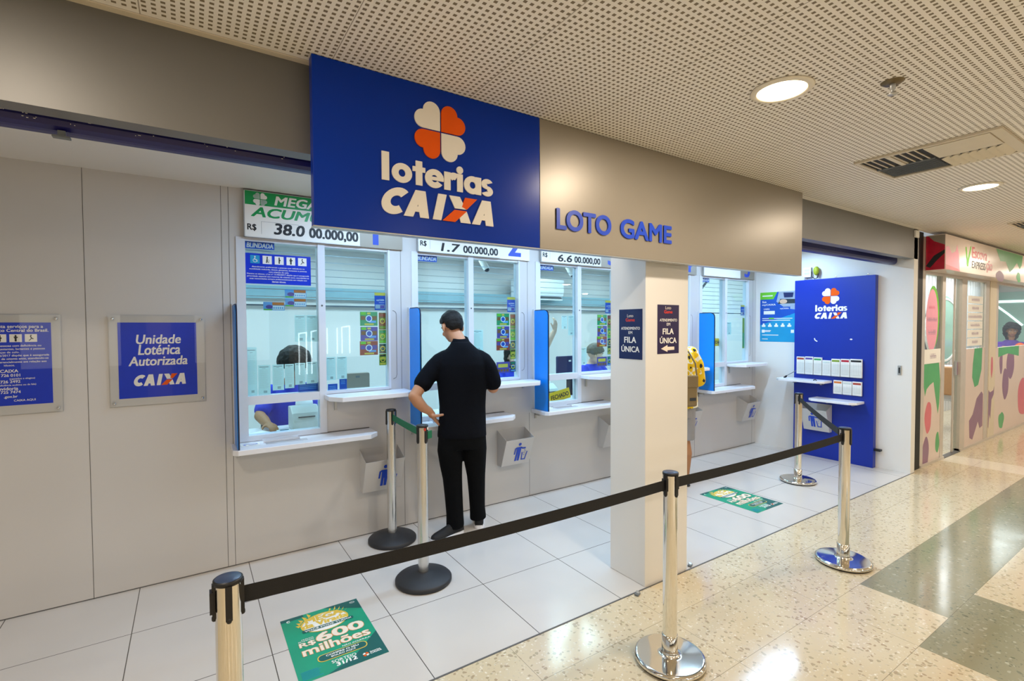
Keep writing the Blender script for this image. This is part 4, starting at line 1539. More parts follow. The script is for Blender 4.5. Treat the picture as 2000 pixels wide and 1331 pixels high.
# paper poster with a bank card
F = sidew(6.5)
n = MB('teal').slab(F, -3.74, 1.40, -3.27, 2.06, 0.0006, 0.0016)
G = sidew(6.4979)
I_ = sidew(6.4974)
n.m('poster_blue').poly(G, [(-3.74, 1.62), (-3.27, 1.78), (-3.27, 2.06), (-3.74, 2.06)], 0)
n.m('lime').poly(I_, [(-3.74, 1.965), (-3.56, 1.965), (-3.51, 2.06), (-3.74, 2.06)], 0)
n.m('paper').poly(I_, [(-3.52, 1.93), (-3.4, 1.84), (-3.27, 1.82), (-3.27, 2.06), (-3.49, 2.06)], 0)
n.m('navy').poly(sidew(6.4971), [(-3.42, 1.98), (-3.31, 1.98), (-3.30, 2.04), (-3.43, 2.045)], 0)
n.m('device_dark').poly(sidew(6.4971), [(-3.5, 1.90), (-3.27, 1.90), (-3.27, 1.955), (-3.47, 1.965)], 0)
n.m('skin_light').disc(sidew(6.4968), -3.43, 1.93, .05, .03, 0, 14)
n.m('badge_blue').rect(I_, -3.71, 1.75, -3.34, 1.86, 0)
n.m('white')
for s, a_, b_, c_, d_ in (('Sua', -3.71, -3.655, 1.92, 1.945), ('myCAIXA', -3.71, -3.53, 1.875, 1.905), ('CAIXA', -3.69, -3.61, 1.825, 1.845), ('myCAIXA', -3.47, -3.36, 1.825, 1.847)):
    n.text(sidew(6.4969), s, a_, c_, b_, d_, 0, bold=.02)
n.rect(sidew(6.4969), -3.69, 1.765, -3.54, 1.81, 0)
for z_, wd_ in ((1.705, .40), (1.68, .37), (1.545, .12), (1.53, .11), (1.485, .22), (1.43, .08)):
    n.rect(I_, -3.71, z_, -3.71 + wd_, z_ + .009, 0)
for k in range(5):
    n.disc(I_, -3.69 + .085 * k, 1.632, .014, .014, 0, 12)
    n.rect(I_, -3.715 + .085 * k, 1.598, -3.665 + .085 * k, 1.622, 0)
n.rect(I_, -3.715, 1.52, -3.675, 1.56, 0)
n.rect(I_, -3.33, 1.52, -3.29, 1.56, 0)
n.m('lime').rect(sidew(6.4969), -3.62, 1.702, -3.55, 1.72, 0)
n.m('white').rect(sidew(6.4969), -3.71, 2.005, -3.57, 2.02, 0)
tag(build('wall_poster', n), 'blue and green bank card poster on the side wall', 'poster')
# outlets
t = thing('socket_box', (6.49, 3.1, 2.2), 'white socket box high on the side wall', 'socket')
build('box', MB('white').box(6.455, 6.499, 3.075, 3.165, 2.215, 2.335), t, bevel=.004)
build('socket_slots', MB('device').box(6.4535, 6.4555, 3.09, 3.15, 2.245, 2.275).box(6.4535, 6.4555, 3.09, 3.15, 2.285, 2.315), t)
t = thing('plug_adapter', (6.44, 3.02, 2.2), 'yellow green plug adapter beside the white socket box', 'plug')
build('body', MB('plug_yellow').ell((6.455, 3.01, 2.285), (.03, .034, .055)), t)
build('cord', MB('ink').tube([(6.47, 3.07, 2.28), (6.45, 3.06, 2.22), (6.455, 3.03, 2.19), (6.46, 3.0, 2.20), (6.455, 2.985, 2.25)], .005, 8), t)
t = thing('wall_switch', (6.495, 2.16, 1.07), 'small grey switch plate near the outer edge of the side wall', 'switch')
build('plate', MB('steel_edge').box(6.489, 6.4995, 2.145, 2.175, 1.07, 1.17), t)
build('toggle', MB('ink').box(6.484, 6.4895, 2.154, 2.166, 1.09, 1.15), t)
o = MB('white').box(6.48, 6.575, 2.03, 2.0495, 2.55, 2.625)
tag(build('alarm_box', o, bevel=.004), 'small white box on the fascia corner by the salon', 'alarm box')

# ------------------------------------------------------------------ ceiling fittings
ROWS = [(x, y) for y in (1.16, -1.6, -4.0) for x in (-3.35, -0.59, 2.165, 4.915, 7.67, 10.42, 13.2)]
for x, y in ROWS:
    vis = y > 0 and 0 < x < 6
    t = thing('downlight', (x, y, CZ - .03), {2.165: 'round bright downlight above the grey sign', 4.915: 'round bright downlight beyond the ceiling vent'}.get(x, 'round downlight in the corridor ceiling out of view') if y > 0 else 'round downlight in the corridor ceiling out of view', 'ceiling light', 'corridor downlights')
    c = (x, y, CZ)
    build('rim', MB('lamp_rim').lathe(c, [(.098, -.001), (.125, -.0015), (.122, -.006), (.1, -.01), (.096, -.004)], 40), t)
    build('diffuser', MB('lamp_warm').lathe(c, [(.0, -.0075), (.096, -.0068)], 40), t)
    l = bpy.data.lights.new('downlight_beam', 'AREA')
    l.shape = 'DISK'
    l.size = .18
    l.energy = 20
    l.color = WARM
    lo_ = bpy.data.objects.new('downlight_beam', l)
    lo_.location = (x, y, CZ - .012)
    COL.objects.link(lo_)

t = thing('sprinkler', (2.49, .87, CZ - .05), 'metal sprinkler head in the perforated ceiling', 'sprinkler')
c = (2.49, .87, CZ)
build('flange', MB('brown_metal').lathe(c, [(.0, -.0105), (.03, -.01), (.042, -.001)], 24), t)
build('head', MB('steel_edge').lathe(c, [(.011, -.01), (.011, -.03), (.006, -.035), (.006, -.048), (.018, -.05), (.018, -.053), (.0, -.054)], 16), t)


def vent(x0, lab):
    x1, xm = x0 + .54, x0 + .27
    ya, yb, ym = .80, 1.405, 1.105
    t = thing('ceiling_vent', (x0 + .27, 1.1, CZ - .03), lab, 'vent', 'ceiling vents')
    z = CZ - .001
    fr = MB('cream')
    fr.box(x0 - .02, x1 + .03, ya - .05, ya, z - .012, z).box(x0 - .02, x0, ya, yb + .02, z - .012, z).box(x1, x1 + .03, ya, yb + .02, z - .012, z)
    fr.box(x0, x1, yb, yb + .02, z - .012, z)
    build('frame', fr, t)
    build('duct', MB('vent_dark').box(x0, x1, ym - .02, yb, z - .003, z), t)
    gr = MB('cream')
    for k in range(8):
        yy = ym + .02 + k * .036
        gr.box(x0 + .01, xm - .005, yy, yy + .006, z - .008, z - .003)
    gr.box(x0 + .01, xm, ym + .14, ym + .165, z - .012, z - .003)
    build('grille', gr, t)
    gr = MB('ink_grey').box(xm - .006, xm + .006, ym, yb, z - .012, z - .003)
    for k in range(9):
        xx = xm + .02 + k * .027
        gr.box(xx, xx + .007, ym + .005, yb - .003, z - .007, z - .003)
    build('grille', gr, t)
    build('cover', MB('cream').box(x0 + .002, xm, ya + .003, ym - .022, z - .016, z - .003), t)
    build('shadow_gap', MB('vent_dark').box(xm, x1, ya, ym - .02, z - .004, z), t)
    lv = MB('cream')
    for k in range(7):
        yy = ya + .022 + k * .04
        lv.obox(V(xm + .145, yy, z - .012), V(1, 0, 0), V(0, .92, -.39), V(0, .39, .92), .118, .021, .002)
    build('louver', lv, t)


vent(3.53, 'ceiling vent with a black grille and cream louvers between the downlights')
vent(6.93, 'ceiling vent cut by the picture edge above the salon')

for x, y, lab in ((2.225, 2.025, 'small dark foil scrap on the tiles by the front corner of the pillar'), (2.79, 2.075, 'small dark foil scrap behind the pillar by the barrier post')):
    s = MB('ink_grey').obox(V(x, y, .006), V(.9, .4, 0), V(-.4, .9, .1), V(0, -.1, 1), .02, .012, .005)
    s.m('steel_edge').obox(V(x + .006, y + .004, .013), V(.6, .8, .2), V(-.8, .6, 0), V(0, 0, 1), .012, .008, .003)
    tag(build('foil_scrap', s), lab, 'litter', 'foil scraps on the floor')

# ------------------------------------------------------------------ teller room furniture
d = MB('shelf_white').box(-0.1, 6.5, WY + .065, 4.32, .79, .83)
d.m('wall_white').box(-0.1, 6.5, WY + .065, WY + .09, 0, .79)
tag(build('teller_desk', d), 'long white desk behind the teller windows', 'desk')
for x, y in ((1.6, 5.75), (3.0, 5.8), (4.4, 5.75), (5.8, 5.8), (2.9, 5.2), (4.9, 4.9)):
    l = MB('lamp_cool').box(x - .13, x + .13, y - .13, y + .13, 2.548, 2.553)
    l.m('white').box(x - .14, x + .14, y - .14, y + .14, 2.553, 2.5595)
    tag(build('ceiling_panel_light', l), 'square white ceiling light inside the teller room', 'ceiling light', 'teller room ceiling lights')
for x, y, w in ((2.66, 4.6, 'second'), (3.86, 4.6, 'third')):
    t = thing('security_camera', (x, y, 2.2), 'white hanging security camera seen through the %s window' % w, 'camera', 'security cameras')
    build('arm', MB('white').tube([(x - .03, y, 2.56), (x - .02, y, 2.36), (x, y, 2.3)], .014, 10), t)
    build('body', MB('white').tube([(x - .02, y, 2.33), (x + .02, y - .02, 2.25)], .035, 14), t)
    build('lens', MB('device_dark').ell((x + .026, y - .025, 2.235), (.03, .03, .028)), t)
t = thing('ac_unit', (4.42, 5.9, 2.01), 'white wall air conditioner on the back wall beyond the third window', 'air conditioner')
b = MB('ac_white').prism((V(4.0, 0, 0.03), V(0, 1, 0), V(0, 0, 1), V(1, 0, 0)), [(6.118, 2.0), (6.0, 2.0), (5.93, 2.05), (5.91, 2.12), (5.91, 2.3), (6.118, 2.3)], 0, .85)
build('body', b, t, bevel=.01)
build('air_slot', MB('device_dark').box(4.04, 4.81, 5.925, 5.97, 2.035, 2.06), t)
build('flap', MB('ac_white').box(4.04, 4.81, 5.90, 5.93, 2.015, 2.03), t)


def terminal(x, y, lab):
    t = thing('betting_terminal', (x, y, .83), lab, 'terminal')
    body = MB('device').prism((V(x - .1, 0, 0), V(0, 1, 0), V(0, 0, 1), V(1, 0, 0)), [(y - .1, .831), (y + .12, .831), (y + .12, 1.0), (y + .02, 1.01), (y - .06, .96), (y - .1, .9)], 0, .2)
    build('body', body, t, bevel=.008)
    build('paper_roll', MB('paper_white').tube([(x - .05, y + .06, 1.01), (x + .07, y + .06, 1.01)], .03, 14, False), t)
    build('paper_slot', MB('device_dark').box(x - .06, x + .06, y - .101, y - .085, .93, .937), t)


terminal(0.745, 4.1, 'pale betting terminal on the desk behind the first window')
terminal(2.05, 4.12, 'pale betting terminal on the desk behind the second window')
terminal(3.17, 4.15, 'pale betting terminal on the desk behind the third window')
for x, y, m_, lab, sc_ in ((1.27, 4.5, 'sign_grey', 'grey screen back on the desk behind the first window', 1.0), (3.72, 4.45, 'navy', 'navy screen back with a small white mark behind the third window', 1.55), (5.95, 4.3, 'navy', 'navy screen back behind the last window', 1.0)):
    t = thing('monitor', (x, y, .83), lab, 'monitor')
    F = front(y)
    zc = 1.12 if sc_ == 1 else 1.14
    w_, h_ = .11 * sc_, .085 * sc_
    build('casing', MB(m_).slab(F, x - w_, zc - h_, x + w_, zc + h_, -.03, 0.02, .015), t, bevel=.006)
    build('stand', MB('device_dark').box(x - .02, x + .02, y - .01, y + .02, .83, zc - h_), t)
    b = MB('white' if sc_ > 1 else 'ink_grey').slab(F, x - .018, zc + h_ * .5, x + .018, zc + h_ * .5 + .018, .0201, .021)
    build('badge', b, t)
t = thing('closed_sign', (3.07, 3.95, .83), 'yellow FECHADO sign standing behind the third window', 'sign')
F = (V(3.03, 3.93, .832), V(.985, 0, .17), V(-.17, .1, .98), V(0, -1, .1))
build('board', MB('yellow').slab(F, .015, .0, .285, .105, 0, .003), t)
build('lettering', MB('ink').text((F[0], F[1], F[2], F[3]), 'FECHADO', .035, .03, .265, .072, .0034, bold=.03), t)
t = thing('closed_sign', (5.72, 4.0, 1.35), 'yellow black bordered sign hung behind the last window', 'sign')
F = front(3.9)
build('board', MB('yellow').slab(F, 5.68, 1.352, 5.9, 1.452, 0, .003), t)
build('lettering', MB('ink').text(F, 'FECHADO', 5.70, 1.38, 5.88, 1.42, .0034, bold=.03), t)
t = thing('cable', (5.5, 4.0, 1.9), 'dark corrugated cable looping down behind the last window', 'cable')
build('hose', MB('ink_grey').tube([(5.2, 4.0, 1.94), (5.38, 3.98, 2.0), (5.52, 3.97, 2.08), (5.62, 3.96, 2.18), (5.7, 3.96, 2.35)], .015, 10), t)
build('hose', MB('ink_grey').tube([(5.2, 4.02, 1.98), (5.36, 4.0, 2.05), (5.5, 3.99, 2.13), (5.6, 3.98, 2.25)], .012, 10), t)


def clutter(x, y, lab, m_='paper_white', a=0.2, w_=.1, h_=.07, n=4):
    s = MB(m_)
    for k in range(n):
        aa = a + random.uniform(-.12, .12)
        s.obox(V(x + random.uniform(-.01, .01), y + random.uniform(-.01, .01), .832 + .004 * k), V(cos(aa), sin(aa), 0), V(-sin(aa), cos(aa), 0), V(0, 0, 1), w_, h_, .0018)
    tag(build('paper_pile', s), lab, 'papers', 'papers on the teller desk')


for x0_, x1_, z1_, lab in ((.66, .80, 1.21, 'dark blue leaflet rack at the foot of the first window'), (.87, .94, 1.19, 'small blue leaflet just past the mullion'), (.955, 1.01, 1.23, 'narrow blue leaflet beside the grey screen')):
    n_ = MB('badge_blue').slab(front(WY + .06), x0_, 1.10 if x0_ > .8 else 1.12, x1_, z1_, 0, .002)
    n_.m('ticket_sky')
    for k in range(3):
        n_.rect(front(WY + .0578), x0_ + .01, z1_ - .02 - .012 * k, x1_ - .012, z1_ - .016 - .012 * k, 0)
    tag(build('leaflet', n_), lab, 'leaflet', 'blue leaflets behind the first window')
clutter(.40, 3.99, 'loose papers on the desk beside the frame of the first window', a=.5)
clutter(1.05, 4.0, 'loose papers on the desk behind the mullion of the first window', a=-.2)
clutter(1.72, 4.0, 'loose papers on the desk behind the second window', a=.3)
clutter(3.02, 4.12, 'loose papers on the desk behind the closed sign', a=-.4)
clutter(3.62, 4.0, 'loose papers on the desk by the grey haired clerk', a=.1)
clutter(2.4, 4.0, 'loose papers on the desk past the standing man', 'paper', a=.1)
t = thing('card_reader', (.58, 3.97, .83), 'small grey card reader on the desk behind the first window', 'card reader')
build('body', MB('device').box(.535, .63, 3.93, 4.05, .831, .85), t, bevel=.004)
build('screen', MB('glass_green').box(.555, .615, 3.96, 4.02, .85, .852), t)
# little things on the low counters
for i, lab in ((0, 'at the first teller window'), (1, 'by the standing man'), (2, 'at the third teller window')):
    a = bx(i)
    t = thing('pay_tray', (a + .3, 3.72, .835), 'clear money tray set in the low counter ' + lab, 'tray', 'clear money trays')
    b = MB('frame_white').box(a + .17, a + .40, 3.70, 3.705, .8355, .85).box(a + .17, a + .40, 3.775, 3.778, .8355, .85)
    build('tray_rim', b, t)
    build('slot', MB('device_dark').box(a + .19, a + .37, 3.755, 3.765, .8355, .837), t)
    build('plate', MB('acrylic').box(a + .18, a + .44, 3.64, 3.70, .8358, .8385), t)
s = MB('white').slab(ground(.8355), .275, 3.665, .385, 3.735, 0, .0008)
s.m('letter_blue').stroke(ground(.8367), [(.30, 3.685), (.29, 3.71), (.31, 3.722), (.365, 3.718), (.372, 3.70)], .009, 0)
s.m('letter_blue').stroke(ground(.8367), [(.32, 3.69), (.335, 3.683), (.35, 3.69), (.362, 3.684)], .008, 0)
tag(build('counter_sticker', s), 'white sticker with a blue mark on the low counter of the first window', 'sticker')

# ------------------------------------------------------------------ pink beauty salon next door
SY = 2.075


def blob(mb, F, cu, cv, ru, rv, m_, d, wob=.12, seed=0, n=28):
    rr = random.Random(seed)
    ph = [rr.uniform(0, 6.28) for _ in range(3)]
    pts = []
    for i in range(n):
        a = 2 * pi * i / n
        k = 1 + wob * (.5 * sin(2 * a + ph[0]) + .35 * sin(3 * a + ph[1]) + .3 * sin(5 * a + ph[2]))
        pts.append((cu + ru * k * cos(a), cv + rv * k * sin(a)))
    mb.m(m_).poly(F, pts, d)


w = MB('store_metal')
w.box(6.84, 6.93, SY, SY + .06, 0, 2.22)
w.box(7.47, 7.58, SY, SY + .06, 0, 2.22)
w.box(8.17, 8.36, SY, SY + .06, 0, 2.22)
w.box(9.15, 9.32, SY, SY + .06, 0, 2.22)
w.m('cream').box(9.32, 9.62, SY - .005, SY + .06, 0, 2.22)
w.m('store_metal').box(9.62, 9.74, SY, SY + .06, 1.28, 2.22)
w.box(6.84, 14.5, SY + .001, SY + .05, 2.19, 2.60)
w.m('pink_wall')
w.box(6.93, 7.47, SY + .004, SY + .05, 0.03, 1.19)
w.box(8.36, 9.15, SY + .004, SY + .05, 0.03, 1.3)
w.box(9.62, 14.5, SY + .004, SY + .05, 0.03, 1.28)
w.m('store_metal')
w.box(6.84, 7.58, SY - .012, SY + .05, 0, .03)
w.box(8.17, 14.5, SY - .012, SY + .05, 0, .03)
w.m('joint').box(7.58, 8.17, SY - .012, SY + .05, 0, .006)
F = front(SY + .0035)
w.m('blob_green').poly(F, [(6.94, 1.19), (7.4, 1.19), (7.46, .95), (7.44, .68), (7.40, .56), (7.3, .8), (7.24, .95), (7.12, .92), (7.03, .88), (6.98, .8), (6.94, .92)], 0)
blob(w, F, 7.09, .55, .10, .19, 'blob_red', 0, .12, 1)
blob(w, F, 7.03, .13, .10, .2, 'blob_purple', 0, .1, 2)
blob(w, F, 7.40, .22, .06, .13, 'blob_green', 0, .1, 3)
w.m('blob_green').poly(F, [(8.72, 1.3), (9.05, 1.3), (9.03, 1.0), (8.9, .8), (8.75, .78), (8.64, .92), (8.66, 1.1)], 0)
w.m('blob_purple').poly(F, [(8.58, .12), (8.55, .35), (8.7, .42), (8.85, .62), (9.05, .70), (9.12, .66), (9.12, .22), (9.0, .2), (8.92, .3), (8.82, .2), (8.7, .08)], 0)
F3 = front(SY + .0032)
w.m('blob_purple').poly(front(SY - .0055), [(9.33, .70), (9.4, .66), (9.55, .68), (9.6, .74), (9.58, .62), (9.48, .55), (9.44, .28), (9.38, .35), (9.36, .15), (9.33, .18)], 0)
blob(w, front(SY - .0055), 9.46, 1.02, .045, .16, 'blob_red', 0, .15, 4)
blob(w, F, 9.95, 1.07, .08, .18, 'blob_purple', 0, .1, 5)
blob(w, F, 10.45, 1.02, .22, .22, 'blob_purple', 0, .08, 6)
blob(w, F, 10.2, .73, .16, .24, 'blob_purple', 0, .08, 7)
blob(w, F, 10.02, .2, .13, .13, 'blob_green', 0, .2, 8)
blob(w, F, 11.2, .45, .3, .3, 'blob_red', 0, .1, 9)
w.m('blob_green').poly(F, [(9.8, 1.28), (9.8, 1.14), (10.3, 1.18), (10.9, 1.12), (10.9, 1.28)], 0)
struct('wall_store', w, 'pink salon front with green red and purple blots', bevel=0)

# projecting header of the salon
t = thing('salon_sign', (9.0, 1.98, 2.22), 'pink salon header with red and green lettering', 'sign')
F = front(1.9)
h = MB('store_header').box(6.9, 14.5, 1.9, SY, 2.22, 2.61)
build('box', h, t, bevel=.006)
a_ = MB('deep_red')
FS = sidew(6.8992)
a_.m('deep_red').rect(FS, -SY + .004, 2.225, -1.905, 2.60, 0)
a_.m('ink').poly(sidew(6.8986), [(-2.07, 2.27), (-2.0, 2.38), (-1.905, 2.44), (-1.905, 2.40), (-1.97, 2.33), (-2.03, 2.25)], 0)
a_.m('sign_grey').poly(sidew(6.8986), [(-2.05, 2.6), (-2.0, 2.54), (-1.905, 2.49), (-1.905, 2.6)], 0)
Fd = front(1.8992)
a_.m('pink').poly(Fd, [(6.905, 2.225), (7.37, 2.225), (7.33, 2.42), (7.27, 2.52), (7.22, 2.44), (7.1, 2.41), (7.0, 2.48), (6.905, 2.47)], 0)
a_.m('blob_red').poly(front(1.8988), [(6.905, 2.225), (7.4, 2.225), (7.3, 2.25), (6.905, 2.28)], 0)
a_.m('lime').poly(Fd, [(7.55, 2.52), (7.59, 2.52), (7.64, 2.38), (7.73, 2.54), (7.76, 2.54), (7.66, 2.30), (7.62, 2.30)], 0)
a_.m('blob_green').poly(Fd, [(8.75, 2.6), (10.05, 2.6), (10.0, 2.46), (9.9, 2.4), (9.75, 2.48), (9.55, 2.38), (9.4, 2.33), (9.2, 2.46), (8.95, 2.45)], 0)
blob(a_, Fd, 8.95, 2.25, .18, .07, 'blob_purple', 0, .1, 11)
blob(a_, Fd, 9.85, 2.28, .1, .07, 'blob_green', 0, .2, 12)
blob(a_, Fd, 10.35, 2.44, .13, .16, 'blob_purple', 0, .1, 13)
blob(a_, Fd, 10.5, 2.24, .3, .08, 'pink', 0, .1, 14)
build('print', a_, t)
l_ = MB('blob_red')
l_.text(Fd, 'Escova', 7.80, 2.41, 8.38, 2.54, 0, bold=.02)
l_.text(Fd, 'ção', 8.36, 2.27, 8.6, 2.42, 0, bold=.02)
l_.m('ink_grey').text(Fd, 'EXPRESS', 7.80, 2.29, 8.32, 2.375, 0, bold=.012)
build('lettering', l_, t)

# glazing
for nm, x0, x1, z0, z1 in (('window_6', 6.93, 7.47, 1.19, 2.19), ('window_7', 8.36, 9.15, 1.3, 2.19), ('window_8', 9.74, 14.4, 1.28, 2.19)):
    struct(nm, MB('salon_glass').box(x0, x1, SY + .02, SY + .026, z0, z1), 'salon glazing')
t = thing('door_1', (8.09, SY, 0), 'half open glass sliding door of the salon', 'door')
t['kind'] = 'structure'
build('leaf', MB('salon_glass').box(8.03, 8.17, SY + .03, SY + .036, 0.02, 2.19), t)
build('stile', MB('store_metal').box(8.0, 8.035, SY + .027, SY + .041, 0.01, 2.19), t)
build('handle', MB('steel_edge').box(8.005, 8.03, SY + .0, SY + .02, .98, 1.16), t)
build('kick_panel', MB('blob_purple').box(8.036, 8.168, SY + .028, SY + .03, .98, 1.14), t)

# stickers on the glazing
Fg = front(SY + .0195)
n = MB('lime')
n.disc(front(SY + .0192), 7.24, 1.70, .2, .37, 0, 40)
n.m('pink').disc(front(SY + .0188), 7.21, 1.67, .19, .36, 0, 40)


def faint_words(mb, F, u0, v0, u1, v1, d, k):
    # lettering too small and blurred to read: uneven strokes of the same size
    step = (u1 - u0) / k
    for q in range(k):
        a0 = u0 + q * step
        mb.rect(F, a0 + .10 * step, v0, a0 + .26 * step, v1, d)
        mb.rect(F, a0 + .62 * step, v0, a0 + .78 * step, v0 + (v1 - v0) * random.choice((.6, 1.0)), d)
        mb.rect(F, a0 + .26 * step, v0 + (v1 - v0) * .42, a0 + .62 * step, v0 + (v1 - v0) * .6, d)


n.m('faint_red')
faint_words(n, front(SY + .0184), 7.1, 1.80, 7.3, 1.84, 0, 6)
n.m('faint_ink')
faint_words(n, front(SY + .0184), 7.05, 1.655, 7.37, 1.70, 0, 9)
faint_words(n, front(SY + .0184), 7.1, 1.50, 7.33, 1.56, 0, 5)
tag(build('window_sticker', n), 'pink oval sticker rimmed in green on the salon glass', 'sticker')
n = MB('white').slab(Fg, 6.93, 1.17, 7.44, 1.335, 0.016, .02)
n.m('faint_ink')
faint_words(n, front(SY - .001), 7.1, 1.225, 7.3, 1.285, 0, 5)
tag(build('door_plate', n), 'white plate on the salon glass under the pink oval', 'sign')
WORDS = (7, 6, 12, 8, 6, 5)
for k in range(6):
    z1 = 1.995 - .112 * k
    n = MB('white').slab(Fg, 8.47, z1 - .1, 9.09, z1, 0, .002)
    n.m('faint_ink')
    q = .024 * WORDS[k]
    faint_words(n, front(SY + .017), 8.78 - q, z1 - .07, 8.78 + q, z1 - .03, 0, WORDS[k])
    tag(build('service_plate', n), 'white service strip with purple lettering, %s from the top on the salon glass' % ['first', 'second', 'third', 'fourth', 'fifth', 'sixth'][k], 'sign', 'service strips on the salon glass')

# salon interior
w = MB('wood_white')
for k in range(36):
    x = 8.6 + k * .16
    w.box(x, x + .135, 3.20, 3.24, 0, 2.55)
w.m('ink_grey').box(6.7, 15, 3.24, 3.29, 0, 2.6)
w.m('plaster').box(14.6, 14.7, SY, 3.29, 0, 2.6)
w.m('mirror_teal').box(14.58, 14.6, SY, 3.2, 0.9, 2.3)
w.m('plaster').box(6.7, 15, SY + .06, 3.29, 2.56, 2.6)
struct('wall_salon', w, 'white slatted wall inside the salon')
l = MB('lamp_cool').lathe((12.6, 2.75, 2.55), [(0, 0), (.16, .0)], 24)
l.m('white').lathe((12.6, 2.75, 2.55), [(.16, -.004), (.2, .0), (.2, .009)], 24)
tag(build('ceiling_spot', l), 'round white ceiling light inside the salon window', 'ceiling light')
t = thing('salon_mirror', (11.45, 3.17, 0.9), 'large round pale green mirror seen through the salon door', 'mirror')
F = front(3.17)
build('glass', MB('mirror_teal').prism(F, [(11.45 + .85 * cos(R(q)), 1.52 + .62 * sin(R(q))) for q in range(0, 360, 10)], 0, .02), t)
build('rim', MB('white').ring(F, 11.45, 1.52, .89, .84, -.005, .03, sy=.655, n=36), t)
t = thing('salon_chair', (9.95, 2.72, 0), 'tan backed white salon chair inside the salon door', 'chair')
build('backrest', MB('chair_tan').box(9.55, 9.62, 2.50, 2.84, .55, .98), t, bevel=.02)
build('seat', MB('chair_white').box(9.62, 10.1, 2.50, 2.9, .45, .58), t, bevel=.03)
build('backrest_cover', MB('chair_white').box(9.62, 9.68, 2.49, 2.86, .56, 1.0), t, bevel=.02)
for xx in (9.66, 10.05):
    for yy in (2.53, 2.86):
        build('leg', MB('steel_edge').tube([(xx, yy, 0.01), (xx, yy, .46)], .015, 10), t)
build('foot_bar', MB('white').box(9.6, 10.1, 2.5, 2.53, .12, .17), t)
t = thing('glint_strip', (14.57, 2.9, 1.6), 'bright slanting strip imitating a window reflection, on the salon wall above the woman in purple', 'reflection')  # glowing strip imitates a reflection on the window glass; no lamp there
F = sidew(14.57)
build('tube', MB('glint_white').stroke(F, [(-3.12, 2.0), (-2.95, 1.83), (-2.74, 1.60)], .035, 0).stroke(F, [(-3.12, 2.1), (-2.70, 2.1)], .05, 0), t)
o = MB('shelf_white').box(11.2, 14.0, 2.2, 2.5, 1.02, 1.06)
o.m('plaster').box(11.2, 14.0, 2.45, 2.5, 0, 1.02)
tag(build('salon_counter', o), 'white counter behind the salon window', 'counter')


# ------------------------------------------------------------------ people
def frame_of(pos, ang):
    fw = V(sin(ang), cos(ang), 0)
    rt = V(cos(ang), -sin(ang), 0)
    p = V(*pos)
    return lambda u, v, z: p + rt * u + fw * v + V(0, 0, z)


def body_ring(T, z, u, v, ru, rv, n=24, tilt=0.0):
    return [T(u + ru * cos(2 * pi * i / n), v + rv * sin(2 * pi * i / n), z + tilt * rv * sin(2 * pi * i / n)) for i in range(n)]


def hand(mb, w, d, nrm, thumb_side, curl=.5, size=1.0, spread=.0, thumb=None):
    """Palm, four bent fingers of unequal length and a thumb rooted at the side of the palm. d: towards the fingertips, nrm: out of the palm."""
    d = d.normalized()
    nrm = (nrm - d * nrm.dot(d)).normalized()
    s = d.cross(nrm).normalized() * thumb_side
    L = .088 * size
    rot = Matrix((s, d, nrm)).transposed()
    mb.ell(w + d * L * .52, (.040 * size, .054 * size, .0155 * size), rot, 16, 10)
    mb.tube([w - d * .02, w + d * .03], [.024 * size, .026 * size], 12)
    for k, ln in enumerate((.070, .080, .074, .058)):
        off = (.029 - .0195 * k) * size
        b = w + d * (L * (.92 if k < 3 else .84)) + s * off
        dd = (d + s * (spread * (1.5 - k) * .12)).normalized()
        pts = [b - d * .02]
        p = b
        a = 0.0
        for seg in (.45, .32, .25):
            a += curl * (.5, .9, .8)[(.45, .32, .25).index(seg)]
            p2 = p + (dd * cos(a) - (-nrm) * sin(a)) * ln * size * seg
            pts.append(p)
            p = p2
        pts.append(p)
        mb.tube(pts, [.0092 * size, .0092 * size, .0086 * size, .008 * size, .007 * size], 10)
    tb = w + d * L * .25 + s * .030 * size
    if thumb is not None:
        th = thumb.normalized()
        mb.tube([tb - s * .01, tb, tb + th * .036 * size, tb + th * .068 * size - nrm * -.006], [.0135 * size, .013 * size, .0115 * size, .009 * size], 10)
        return
    mb.tube([tb - s * .014, tb, tb + (s * .75 + d * .75 + nrm * .15).normalized() * .036 * size, tb + (s * .62 + d * .9 + nrm * .3).normalized() * .064 * size], [.0125 * size, .012 * size, .0105 * size, .0085 * size], 10)


